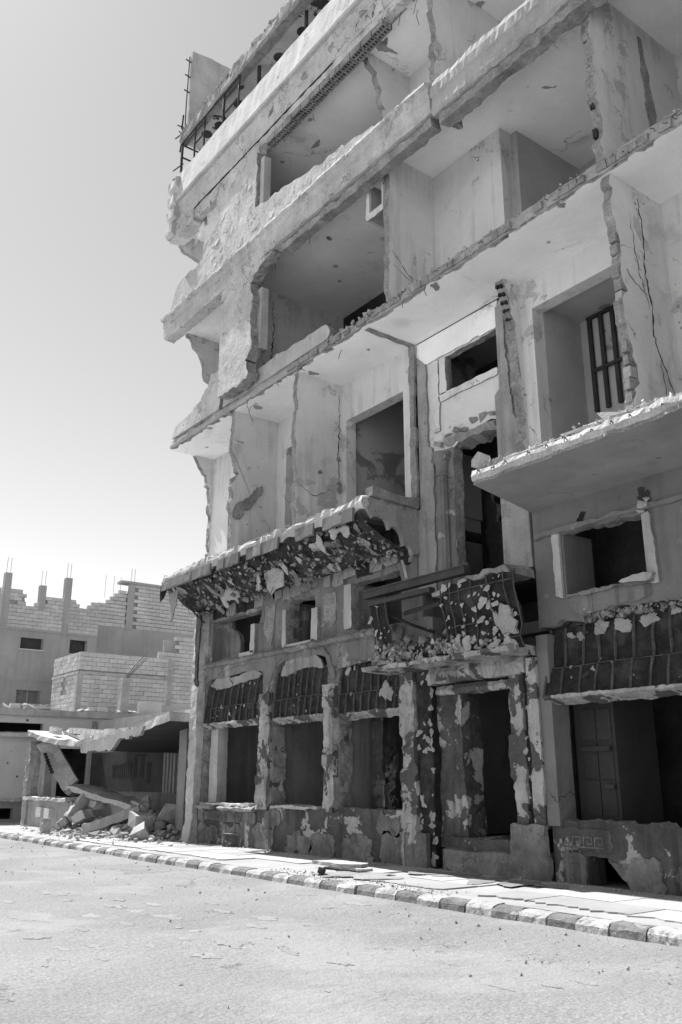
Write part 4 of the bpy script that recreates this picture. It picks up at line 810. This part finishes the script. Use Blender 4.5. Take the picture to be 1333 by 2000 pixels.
# --- top storey: roof soffit, edge beam with broken blocks, grille
rs = part('roof_soffit', 'roof_soffit', 'z', 20.66, rect(XL, XR, -1.62, 6.2), .2)
beam('roof_beam', B, 'edge', [(-1.64, 20.58), (-1.68, 20.66), (-1.68, 20.88), (-1.4, 20.9), (-1.4, 20.6)], XL, XR, jit=.014, step=.16)
r2 = random.Random(15); x = XL + .1
while x < -12:
    w = r2.uniform(.22, .42); h = r2.uniform(.14, .3)
    beam('broken_block', B, r2.choice(['edge', 'concrete', 'edge']), [(-1.62 + r2.uniform(-.04, .06), 20.88), (-1.66, 20.9 + h * .6), (-1.55, 20.9 + h), (-1.3, 20.9 + h * .9), (-1.3, 20.88)], x, x + w, jit=.035, step=.09)
    x += w + r2.uniform(.0, .06)
scatter('edge_crumbs', B, 'edge', lambda q: (q.uniform(XL, -12), -1.6 + q.uniform(-.06, .2), 20.92 + q.uniform(0, .15)), 500, .02, .09, 74)
for px, py in ((467, 203), (547, 112), (593, 62), (431, 245), (635, 10), (405, 262)):
    q = onp('z', 20.66, px, py); lathe('lamp_hole_disc', rs, 'soot_shade', q.x, q.y, [(.17, 20.652), (.17, 20.664)], 18)  # dark discs stand for the shade inside recessed lamp holes
for x, y in ((-19.5, -1.2), (-18.3, -.9), (-17.0, -1.1)):
    tube('loose_wire', rs, 'steel', [(x, y, 20.65), (x + .2, y + .1, 20.5), (x + .5, y, 20.62), (x + .7, y + .2, 20.45)], .006, 4)
g = B
xs = [-21.2, -20.35, -19.75, -18.6, -17.75, -17.0]
for i, x in enumerate(xs[:5]): tube('grille_bar', g, 'steel', [(x, -1.6, 19.25), (x + .01, -1.62, 20.0), (x, -1.6, 20.62)], .04 if i in (0, 3) else .028)
for x0, x1, z in ((-21.2, -19.75, 20.38), (-20.35, -19.75, 19.95), (-18.6, -17.75, 20.3), (-18.6, -17.75, 19.8), (-18.6, -17.75, 20.52), (-21.2, -17.75, 20.55)):
    tube('grille_rail', g, 'steel', [(x0, -1.62, z), (x1, -1.62, z)], .024)
for y in (-1.0, -.3): tube('grille_bar', g, 'steel', [(-21.2, y, 19.2), (-21.2, y, 20.62)], .04)
for z in (19.55, 20.05, 20.5): tube('grille_rail', g, 'steel', [(-21.2, -1.62, z), (-21.2, -.1, z)], .028)
for x in (-14.9, -12.3): tube('pole', g, 'steel', [(x, -1.3, 19.2), (x, -1.3, 20.62)], .05)
tube('pole', g, 'steel', [(-17.2, -1.3, 19.2), (-17.2, -1.3, 20.62)], .055)
for z in (20.95, 19.75, 19.4): tube('rebar_stub', g, 'steel', [(-21.1, -1.6, z), (-21.65, -1.66, z + .06)], .022)
for z, dy in ((21.3, 0), (20.7, .05), (20.3, -.02)): tube('rebar_stub', g, 'steel', [(-21.3, -1.62 + dy, z), (-21.3, -1.6, z + .4)], .03)
for k in range(7): tube('rebar_stub', g, 'steel', [(-21.25, -1.6, 20.9 + k * .05), (-21.3 + R.uniform(-.15, .1), -1.65 + R.uniform(-.1, .1), 21.1 + k * .04)], .02)
up = plate('roof_wall', B, 'concrete', 'x', -21.4, [(-1.42, 20.8), (.2, 20.8), (.2, 24.32), (-.35, 24.36), (-1.42, 24.3)], .14, rough={2, 3}, jag=.02)
for z in (23.9, 23.3, 22.7): tube('rebar_stub', up, 'steel', [(-21.35, -1.4, z), (-21.35, -1.62, z + .03)], .022)
tube('rebar', up, 'steel', [(-21.45, -1.45, 20.9), (-21.45, -1.46, 22.3), (-21.44, -1.44, 24.2)], .02)
part('roof_wall', 'deep_wall', 'y', 4.5, rect(XL, XR, 19.2, 20.7), .2)
part('roof_floor', 'concrete', 'z', 18.9, rect(XL, XR, -1.4, 6.2), .1)

# ------------------------------------------------------------------ neighbours on the left
def obar(name, parent, mat, p0, p1, w, h, jit=.02, n=8, upv=(0, 0, 1), taper=1):
    p0 = Vector(p0); p1 = Vector(p1); d = (p1 - p0).normalized(); s = d.cross(Vector(upv)).normalized(); t = s.cross(d); vs = []; fs = []
    SEED[0] += 1; r2 = random.Random(SEED[0]); ring = [(-1, -1), (0, -1), (1, -1), (1, 1), (0, 1), (-1, 1)]; m = 6
    for i in range(n + 1):
        k = 1 + (taper - 1) * i / n
        for a, b in ring: vs.append(p0.lerp(p1, i / n) + s * (a * w / 2 * k + r2.uniform(-jit, jit)) + t * (b * h / 2 * k + r2.uniform(-jit, jit)) + d * (r2.uniform(-jit, jit) * (3 if i in (0, n) else 1)))
    for i in range(n):
        for j in range(m): fs.append((i * m + j, i * m + (j + 1) % m, (i + 1) * m + (j + 1) % m, (i + 1) * m + j))
    fs.append(tuple(range(m))); fs.append(tuple(n * m + k for k in reversed(range(m))))
    return obj(name, parent, mat, vs, fs)
BLK = {}
def block(parent, c, along, w, mat, rr, h=.19, d=.2):
    key_ = (mat, rr.randrange(4), along, round(w, 2))
    if key_ not in BLK:
        q = random.Random(hash(key_[1]) + 5); vs = []
        for x in (-1, 1):
            for y in (-1, 1):
                for z in (-1, 1): vs.append((x * (w / 2 if along == 'x' else d / 2) + q.uniform(-.006, .006), y * (d / 2 if along == 'x' else w / 2) + q.uniform(-.006, .006), z * h / 2 + q.uniform(-.005, .005)))
        BLK[key_] = mesh('block', vs, [(0, 1, 3, 2), (4, 6, 7, 5), (0, 4, 5, 1), (2, 3, 7, 6), (0, 2, 6, 4), (1, 5, 7, 3)], mat)
    o = bpy.data.objects.new('block', BLK[key_]); o.location = c; return link(o, parent)
def blockwall(parent, axis, c, a0, a1, z0, top, skip=lambda a, z: False, bw_=.41, bh=.205, seed=1, cap=300, pale=.3):
    """a wall of concrete blocks with recessed joints; top(a) gives its broken height"""
    rr = random.Random(seed); row = 0; z = z0; n = 0; zmax = max(top(a0 + (a1 - a0) * i / 40) for i in range(41))
    while z < z0 + 6:
        a = a0 - (bw_ / 2 if row % 2 else 0); any_ = False
        while a < a1 - .05:
            b0, b1 = max(a, a0), min(a + bw_, a1)
            if b1 - b0 > .08 and z + bh <= top((b0 + b1) / 2) + .02 and not skip((b0 + b1) / 2, z + bh / 2):
                out = rr.uniform(-.008, .008); m = 'block_pale' if rr.random() < pale else 'block'
                p = (c + out, (b0 + b1) / 2, z + bh / 2) if axis == 'x' else ((b0 + b1) / 2, c + out, z + bh / 2)
                block(parent, p, 'y' if axis == 'x' else 'x', (b1 - b0) - .014, m, rr); n += 1; any_ = True
            a += bw_
        row += 1; z += bh
        if z > zmax: break
    return n

# low wing with flat roof, facing along the street
wing = thing('low_building', (-38, 2, WZ), 'low plastered building with flat roof slab, left of the collapsed canopy', 'building')
wx = -36.5
plate('wall', wing, 'block_pale', 'x', wx, [(-1.4, .9), (8, .9), (8, 4.15), (-1.4, 4.15)], -.3, holes=[rect(-1.2, .95, 3.47, 3.85), rect(1.7, 4.6, 1.0, 2.9)])
plate('wall', wing, 'render', 'x', wx - .05, rect(-1.4, 8, .0, .95), -.3, holes=[rect(-1.35, .1, .22, .62)])
plate('wall', wing, 'render', 'y', -1.4, rect(-52, wx - .35, 0, 4.15), .3)
plate('inner_wall', wing, 'soot_shade', 'x', wx - 2, rect(-1, 8, 0, 4.1), -.1)
beam('roof_slab', wing, 'concrete', [(wx + .22, 4.14), (wx + .24, 4.40), (-50, 4.42), (-50, 4.14)], -1.6, 8.2, axis='y', jit=[.01, .02, 0, 0], step=.25)
beam('awning', wing, 'frame', [(wx + .35, 3.30), (wx + .36, 3.44), (wx - .02, 3.5), (wx - .02, 3.36)], -1.5, 1.3, axis='y', jit=.012, step=.2)
beam('sill', wing, 'screed', [(wx + .12, .88), (wx + .12, .96), (wx - .02, 1.0), (wx - .02, .88)], -1.4, .9, axis='y', jit=.03, step=.14)
for y, z, r in ((-.3, 2.3, .05), (.1, 1.8, .06), (.45, 2.9, .04), (-.5, 1.3, .04), (.3, 3.95, .08), (-.2, 2.75, .03)): patch(wing, (wx, y, z), (1, 0, 0), r, mat='soot_shade', name='bullet_hole', th=.1)
rr = random.Random(8)
for i in range(16):
    y = rr.uniform(-1, 5.2)
    if rr.random() < .5: chunk('roof_debris', wing, rr.choice(['screed', 'rubble']), (wx + rr.uniform(-.5, .1), y, 4.46), (rr.uniform(.1, .3), rr.uniform(.2, .5), rr.uniform(.06, .16)), rr)
    else: block(wing, (wx + rr.uniform(-.4, .1), y, 4.52), 'y', .39, 'block_pale', rr)
post('column_stub', wing, 'concrete', wx - .6, wx - .25, 4.3, 4.66, 4.4, 5.95, jit=.01)
for k in range(3): tube('rebar', wing, 'steel', [(wx - .4, 4.45 + .05 * k, 5.9), (wx - .3, 4.85 + .2 * k, 6.5 + .1 * k), (wx - .3, 5.3 + .15 * k, 7.0)], .018)
plate('leaning_panel', wing, 'block_pale', 'x', wx - .2, rect(5.1, 6.2, 4.42, 4.98), -.1, rough={0}, jag=.03)
plate('roof_parapet', wing, 'render', 'x', wx - 1.0, rect(4.7, 9, 4.4, 4.9), -.1)

# block-built upper room
shed = thing('block_shed', (-42, 5, 4.4), 'pale concrete block room with stepped walls on the roof behind the canopy', 'building')
sx = -40.0
plate('wall_core', shed, 'mortar', 'x', sx - .10, rect(3.6, 8.3, 4.2, 7.40), -.12); plate('wall_core', shed, 'mortar', 'y', 3.6, rect(-43.4, sx - .12, 4.2, 7.35), .12)
plate('wall_core', shed, 'mortar', 'x', sx - .6, rect(8.0, 14, 4.2, 8.40), -.12)
n1 = blockwall(shed, 'x', sx - .1, 3.52, 8.0, 4.3, lambda a: 7.5, skip=lambda a, z: 6.36 < z < 6.52, seed=2)
n2 = blockwall(shed, 'y', 3.62, -43.4, sx - .22, 4.3, lambda a: 7.5, skip=lambda a, z: (6.36 < z < 6.52) or (-42.0 < a < -41.4 and 5.5 < z < 6.3), seed=3)
blockwall(shed, 'x', sx - .58, 7.7, 9.7, 4.3, lambda a: 8.6 if a > 8.6 else 7.9, skip=lambda a, z: False, seed=4, bw_=.43)
beam('ring_beam', shed, 'concrete', [(sx + .03, 6.36), (sx + .03, 6.50), (sx - .25, 6.50), (sx - .25, 6.36)], 3.5, 8.0, axis='y', jit=.012, step=.3)
beam('ring_beam', shed, 'concrete', [(3.48, 6.36), (3.48, 6.50), (3.75, 6.50), (3.75, 6.36)], -43.4, sx - .02, jit=.012, step=.3)
post('corner_column', shed, 'concrete', sx - .26, sx + .02, 3.49, 3.74, 4.2, 6.36, jit=.008)
plate('window_void', shed, 'soot_shade', 'y', 3.66, rect(-42.0, -41.4, 5.5, 6.3), .05)  # dark plate holds the shade of the empty opening
plate('roof', shed, 'concrete', 'z', 7.1, rect(-44, sx - .3, 3.7, 8), .1)

# unfinished building far behind
far = thing('unfinished_building', (-52, 6, 0), 'unfinished grey building with stepped block parapet and bare columns, farthest left', 'building')
fx = -47.0
plate('wall', far, 'render', 'x', fx, rect(1.55, 7.0, 0, 9.3), -.25, holes=[rect(2.87, 4.06, 8.27, 8.87), rect(5.5, 6.46, 8.2, 8.98), rect(2.92, 4.18, 5.45, 6.15)])
plate('wall', far, 'render', 'x', fx - .35, rect(7.0, 22, 0, 10.0), -.25)
plate('wall', far, 'render', 'y', 1.55, rect(-58, fx - .25, 0, 11.4), .25)
for y0, y1, z0, z1, m in ((2.8, 4.1, 8.2, 8.9, 'soot_shade'), (5.45, 6.5, 8.15, 9.0, 'soot_shade'), (2.9, 4.2, 5.4, 6.2, 'mezz')):
    w = plate('window', far, m, 'x', fx - .2, rect(y0, y1, z0, z1), -.05)  # plates behind the openings, coloured dark for the unlit rooms
    for yy in ((y0 + .06, y1 - .06) if m == 'soot_shade' else (y0 + .06, (y0 + y1) / 2, y1 - .06)): box('window_frame', w, 'render', fx - .19, fx - .15, yy - .03, yy + .03, z0, z1)
    box('window_sill', w, 'block_pale', fx - .2, fx + .06, y0 - .02, y1 + .02, z0 + .02, z0 + .08)
beam('ledge', far, 'render', [(fx + .06, 9.22), (fx + .06, 9.34), (fx - .3, 9.34), (fx - .3, 9.22)], 1.4, 7.0, axis='y', jit=.004, step=.5)
beam('ledge', far, 'render', [(fx + .03, 6.6), (fx + .03, 6.66), (fx - .1, 6.66), (fx - .1, 6.6)], 1.5, 7.0, axis='y', jit=.004, step=.5)
def ftop(a):
    for lim, h in ((1.75, 11.45), (2.85, 11.5), (3.1, 10.9), (3.5, 10.7), (3.95, 10.8), (5.15, 11.35), (5.75, 11.3), (6.45, 10.8), (7.1, 11.35), (7.5, 11.3), (7.9, 11.6), (8.3, 12.0), (8.9, 12.2), (30, 12.75)):
        if a < lim: return h
plate('wall_core', far, 'mortar', 'x', fx - .12, [(1.6, 9.3), (7.0, 9.3), (7.0, 11.1), (6.4, 10.6), (5.8, 10.6), (5.7, 11.1), (4.0, 11.1), (3.9, 10.6), (3.0, 10.5), (2.8, 11.2), (1.6, 11.2)], -.1)
plate('wall_core', far, 'mortar', 'x', fx - .47, [(7.0, 10.0), (22, 10.0), (22, 12.6), (8.9, 12.5), (8.8, 12.0), (8.3, 11.8), (7.9, 11.4), (7.0, 11.1)], -.1)
blockwall(far, 'x', fx - .1, 1.6, 7.0, 9.33, ftop, skip=lambda a, z: (2.05 < a < 2.3 and 10.5 < z < 10.9), seed=5, bw_=.45)
blockwall(far, 'x', fx - .45, 7.05, 13.1, 9.99, ftop, seed=6, bw_=.47, bh=.215, skip=lambda a, z: abs(a - 8.95) < .22)
for y0, w, zt, zb in ((1.72, .36, 12.2, 9.2), (3.62, .34, 11.75, 10.4), (4.98, .36, 12.35, 9.3), (8.75, .4, 12.56, 9.9)):
    post('column', far, 'render', fx - .32, fx + .02 if y0 < 7 else fx - .3, y0, y0 + w, zb, zt, jit=.004)
    for k in (.08, .28): tube('rebar', far, 'mortar', [(fx - .15, y0 + k, zt), (fx - .15, y0 + k + .01, zt + .85)], .014)
beam('roof_slab', far, 'render', [(fx - .2, 12.56), (fx - .2, 12.7), (fx - .9, 12.7), (fx - .9, 12.56)], 8.3, 22, axis='y', jit=.01, step=.5)
for y in (7.4, 7.9, 8.3): tube('rebar', far, 'mortar', [(fx - .4, y, 11.6), (fx - .4, y, 12.9)], .012)
plate('side_wall', far, 'render', 'x', fx - 9, rect(1.6, 22, 0, 9.2), -.2)

# collapsed shop canopy between the two
can = thing('collapsed_canopy', (-28, 1, WZ), 'collapsed shop canopy, its concrete roof sagging in a V over rubble', 'canopy')
def slabv(name, x0, z0, x1, z1, y0, y1, th, jit, sag=0):
    SEED[0] += 1; r2 = random.Random(SEED[0]); vs = []; fs = []; n, m = 16, 8
    for k in (0, 1):
        for i in range(n + 1):
            for j in range(m + 1):
                a = i / n; e = (j == 0) * 1.0; x = x0 + (x1 - x0) * a; y = y0 + (y1 - y0) * j / m
                vs.append((x + r2.uniform(-jit, jit) * (2 if i in (0, n) else .4), y + e * jit * 2.5 * (fr((x * 1.5, k, 3)) + r2.uniform(-.3, .3)), z0 + (z1 - z0) * a - sag * math.sin(a * 3.14) + (th if k else 0) + r2.uniform(-jit, jit) * (.6 if k else .25)))
    N_ = (n + 1) * (m + 1)
    for i in range(n):
        for j in range(m):
            a = i * (m + 1) + j; q = (a, a + 1, a + m + 2, a + m + 1); fs.append(q); fs.append(tuple(N_ + t for t in reversed(q)))
    rim = [i * (m + 1) for i in range(n + 1)] + [n * (m + 1) + j for j in range(1, m + 1)] + [i * (m + 1) + m for i in range(n - 1, -1, -1)] + [j for j in range(m - 1, 0, -1)]
    for a, b in zip(rim, rim[1:] + rim[:1]): fs.append((a, b, N_ + b, N_ + a))
    nf = n * m * 2; return obj(name, can, ['screed', 'shop_wall'], vs, fs, [1 if (k < nf and k % 2 == 0) else 0 for k in range(len(fs))])  # underside faces near-black: the shade below the slab is in the colour
ca = slabv('canopy_slab', -33.1, 3.22, -27.6, 2.66, -.75, 3.0, .17, .03, .12)
cb = slabv('canopy_slab', -27.55, 2.52, -21.55, 3.12, -.80, 3.0, .24, .035, .05)
plate('canopy_fascia', can, 'concrete', 'y', -.84, [(-27.5, 2.48), (-25.2, 2.5), (-24.6, 2.78), (-23.2, 2.86), (-23.0, 3.06), (-25, 2.93), (-27.5, 2.72)], .1, rough=True, jag=.03)
rr = random.Random(30)
for i in range(34):
    x = rr.uniform(-32.5, -22); z = (3.39 - .104 * (x + 33.1) if x < -27.6 else 2.78 + .1 * (x + 27.5)) + .03
    if rr.random() < .45: block(can, (x, rr.uniform(-.6, 1.5), z + .06), 'x', .39, 'block_pale', rr)
    else: chunk('roof_debris', can, 'screed', (x, rr.uniform(-.6, 1.5), z), (rr.uniform(.12, .5), rr.uniform(.1, .4), rr.uniform(.04, .14)), rr)
for i in range(8): block(can, (-31.9 + i * .42, .5, 3.36 - i * .03), 'x', .39, 'block_pale', rr)
post('post', can, 'stone', -33.25, -32.85, -.62, -.22, WZ - .05, 3.0, jit=.04); post('post', can, 'concrete', -32.7, -32.45, -.2, .1, WZ, 3.3, jit=.015)
post('post', can, 'dim_wall', -22.9, -22.45, .2, .7, WZ, 3.1, jit=.008)
lw = plate('low_wall', can, 'stone', 'y', -.55, [(-32.9, .08), (-29.2, .08), (-29.3, .4), (-29.0, .7), (-28.6, .95), (-29.4, 1.02), (-32.9, 1.02)], .3, rough={1, 2, 3, 4}, jag=.04)
beam('wall_cap', lw, 'screed', [(-.68, 1.0), (-.68, 1.10), (-.2, 1.12), (-.2, 1.0)], -33.0, -28.9, jit=.02, step=.2)
for x, z in ((-31.3, .62), (-30.5, .6)): block(lw, (x, -.60, z), 'x', .5, 'block_pale', rr, h=.3)
hs = obar('hanging_slab', can, 'screed', (-32.4, -.3, 3.0), (-30.3, .0, 1.45), .6, .16, jit=.03, upv=(.2, -.7, .6))
for i in range(7): box('slab_cell', hs, 'soot_shade', -31.75 + i * .14, -31.69 + i * .14, -.56, -.44, 2.47 - i * .1, 2.57 - i * .1)  # dark boxes stand for the shaded hollows of the slab
chunk('hanging_chunk', can, 'rubble_dark', (-29.6, -.1, 1.25), (.35, .3, .25), rr)
bwl = plate('back_wall', can, 'dim_wall', 'y', 3.0, rect(-39, -21.5, WZ, 4.0), .2, holes=[rect(-38.6, -36.9, .9, 2.75), rect(-29.4, -28.3, 1.25, 2.62)])
plate('back_room', can, 'soot_shade', 'y', 5.0, rect(-39.5, -33, 0, 4), .1)
plate('curtain', can, 'frame', 'y', 2.93, rect(-29.35, -28.35, 1.22, 2.62), .05)
for i in range(4): beam('curtain_fold', can, 'frame', [(2.84, 1.25), (2.84, 2.6), (2.93, 2.6), (2.93, 1.25)], -29.25 + i * .25, -29.13 + i * .25, jit=.008, step=.1)
post('thin_post', can, 'frame', -36.45, -36.25, 2.85, 3.0, 1.2, 2.8, jit=.004)
mur = plate('mural', can, 'sign', 'y', 2.965, rect(-36.2, -29.5, 1.25, 2.72), .03)
for i in range(9): box('mural_column', mur, 'sign_print', -33.9 + i * .2, -33.8 + i * .2, 2.958, 2.964, 1.75, 2.15 + .03 * i)
for x0, x1, z1 in ((-34.0, -32.1, 2.22), (-32.0, -31.7, 2.5), (-31.4, -31.1, 2.5), (-32.0, -31.0, 2.58), (-30.8, -30.5, 2.3)): box('mural_column', mur, 'sign_print', x0, x1, 2.957, 2.964, z1 - (.08 if x1 - x0 > .5 else .75), z1)
plate('floor', can, 'soil', 'z', WZ - .02, rect(-36, -21.5, -.4, 3.0), .05)

# rubble heap under the canopy
heap = gridsheet('rubble_bed', -30.5, -22.0, -1.1, 2.8, 60, 30, lambda x, y: WZ - .1 + max(0, .62 * math.exp(-((x + 24.4) / 2.2) ** 2 - ((y - .7) / 1.2) ** 2) + .42 * math.exp(-((x + 27.6) / 1.6) ** 2 - ((y - .6) / 1.1) ** 2) + .12 * fr((x, y, 0), 2)), 'soil')
tag(heap, 'crushed mortar and dust heaped under the sagging canopy', 'rubble', kind='stuff')
def heapz(x, y): return WZ - .1 + max(0, .62 * math.exp(-((x + 24.4) / 2.2) ** 2 - ((y - .7) / 1.2) ** 2) + .42 * math.exp(-((x + 27.6) / 1.6) ** 2 - ((y - .6) / 1.1) ** 2))
rr = random.Random(55)
for i in range(230):
    x = rr.gauss(-25.4, 1.9); y = rr.gauss(.25, .65)
    if not (-30 < x < -22.3 and -1.2 < y < 2.5): continue
    s = rr.choice([.05, .06, .08, .1, .12, .15, .18]) * rr.uniform(.7, 1.2)
    mt = rr.choice(['rubble', 'rubble', 'rubble_dark'])
    o = chunk('rubble_chunk', None, mt, (x, y, heapz(x, y) + s * .25 + .05), s, rr)
    tag(o, '%s %s masonry chunk %s, %s' % ('small' if s < .075 else 'medium' if s < .13 else 'big', 'dark' if mt == 'rubble_dark' else 'pale', 'at the heap front' if y < -.45 else 'low on the heap' if y < 0 else 'midway up the heap' if y < .45 else 'high on the heap' if y < .9 else 'at the heap back',
        'under the tilted slab' if x < -27.4 else 'beside the short beam' if x < -26.6 else 'behind the long beam' if x < -25.8 else 'below the canopy fascia' if x < -25 else 'near the large boulders' if x < -24 else 'close to the corner post'), 'rubble', 'chunks of the heap under the canopy')
for x, y, z, s, lab in ((-23.2, .2, .75, (.38, .36, .34), 'large pale boulder of masonry atop the heap, next to the corner post'), (-23.6, -.5, .55, (.34, .3, .36), 'large pale masonry boulder at the front right of the heap'), (-23.0, -.75, .3, (.26, .24, .26), 'squat masonry boulder at the foot of the corner post'),
                        (-25.0, .2, .72, (.3, .26, .22), 'mid-sized boulder in the middle of the heap'), (-25.6, .6, 1.05, (.22, .22, .2), 'pale lump of masonry crowning the heap')):
    tag(chunk('masonry_boulder', None, 'rubble', (x, y, z), s, rr), lab, 'rubble', 'boulders on the heap')
def px3(px, py, y): return onp('y', y, px, py)
tag(obar('fallen_slab', None, 'screed', px3(156, 1537, .1), px3(283, 1578, .3), .95, .15, jit=.03, n=14), 'long tilted concrete slab lying on top of the rubble heap', 'slab')
tag(obar('fallen_beam', None, 'concrete', px3(170, 1552, -.2), px3(133, 1600, -.75), .26, .26, jit=.02), 'short concrete beam propped against the left end of the fallen slab', 'beam')
tag(obar('fallen_beam', None, 'concrete', px3(133, 1600, -.75), px3(112, 1616, -1.0), .26, .22, jit=.03), 'broken foot of the short beam, resting on the pavement', 'beam')
tag(obar('fallen_beam', None, 'concrete', px3(168, 1620, -.95), px3(278, 1582, .1), .26, .26, jit=.02, n=12), 'long concrete beam slanting from the pavement up onto the heap', 'beam')
tag(obar('masonry_block', None, 'block_pale', px3(168, 1560, .0), px3(198, 1573, .1), .4, .24, jit=.02), 'squared block wedged under the tilted slab', 'block')
tag(obar('masonry_block', None, 'block_pale', px3(150, 1603, -.5), px3(173, 1588, -.3), .4, .28, jit=.02), 'squared block standing between the two fallen beams', 'block')
tag(obar('masonry_block', None, 'block_pale', px3(264, 1570, .2), px3(281, 1576, .2), .3, .2, jit=.015), 'small white block perched at the right end of the tilted slab', 'block')
q = onp('z', WZ, 91, 1627)
tag(post('concrete_stub', None, 'rubble', q.x - .12, q.x + .12, q.y - .12, q.y + .12, WZ - .02, WZ + .42, jit=.03, step=.06), 'snapped-off concrete stub standing alone on the pavement by the low wall', 'stub')
q = onp('z', WZ, 439, 1655)
lt = lathe('concrete_stub', None, 'plinth', q.x, q.y + .2, [(.23, WZ - .02), (.24, WZ + .1), (.22, WZ + .28), (.23, WZ + .3), (.15, WZ + .3)], 16)
tag(lt, 'short round concrete stub against the plinth of the ruined building', 'stub')
q = onp('z', WZ, 655, 1697)
tag(plate('loose_paving_slab', None, 'paver', 'z', WZ + .05, [(q.x - .55, q.y - .1), (q.x + .35, q.y - .14), (q.x + .62, q.y + .1), (q.x + .5, q.y + .35), (q.x - .4, q.y + .3)], .06, rough=True, jag=.03, emat='rubble'), 'broken light paving slab lying loose on the pavement', 'slab')
tag(plate('loose_paving_slab', None, 'paver', 'z', WZ + .015, [(q.x - .1, q.y - .05), (q.x + .8, q.y - .02), (q.x + .75, q.y + .25), (q.x + .2, q.y + .2)], .035, rough=True, jag=.03, emat='rubble'), 'thin shard of paving under the loose light slab', 'slab')
q = onp('z', WZ, 629, 1709)
tag(chunk('dark_stone', None, 'lath', (q.x, q.y, WZ + .06), (.07, .07, .08)), 'small dark round stone on the kerb side of the loose slab', 'stone')
scatter('gravel', None, 'rubble', lambda q: (q.uniform(-22, -6.5), -.12 - abs(q.gauss(0, .16)), wz(0, 0) + .015), 900, .006, .03, 81)
scatter('gravel', None, 'rubble', lambda q: (lambda x: (x, -2.3 + q.gauss(0, .16), wz(x, -2.3) + .01))(q.uniform(-14, -9.5)), 350, .005, .02, 82)
scatter('gravel', None, 'rubble', lambda q: (lambda x, y: (x, y, max(WZ, heapz(x, y) + .04)))(q.gauss(-25.5, 2.2), -.5 + q.gauss(0, .65)), 2600, .01, .07, 83)
scatter('gravel', None, 'rubble', lambda q: (q.uniform(-30, -2), -3.0 - abs(q.gauss(0, 1.6)), .006), 500, .005, .022, 84)
for o in list(S.objects):
    if o.name.startswith('gravel'): tag(o, 'loose grit and small stones strewn along the pavement', 'gravel')

# flecks of plaster, one joined part for each part they cling to
for (pn, mt), (vs, fs) in list(FLECK.items()):
    tag(obj('plaster_flecks', S.objects[pn], mt, vs, fs, fix=False), kind='stuff')
# dirt drifted on the pavement
rr = random.Random(66)
for px, py, r in ((900, 1712, .55), (960, 1722, .5), (1010, 1728, .45), (850, 1706, .5), (700, 1712, .5), (740, 1716, .45), (670, 1707, .4), (600, 1668, .35), (770, 1690, .4), (330, 1640, .6), (1080, 1733, .3)):
    q = onp('z', WZ, px, py); patch(walk, (q.x, q.y, wz(q.x, q.y) + .012), (0, 0, 1), r, mat='soil', asp=1.5, rr=rr, name='dirt_drift', th=.10)
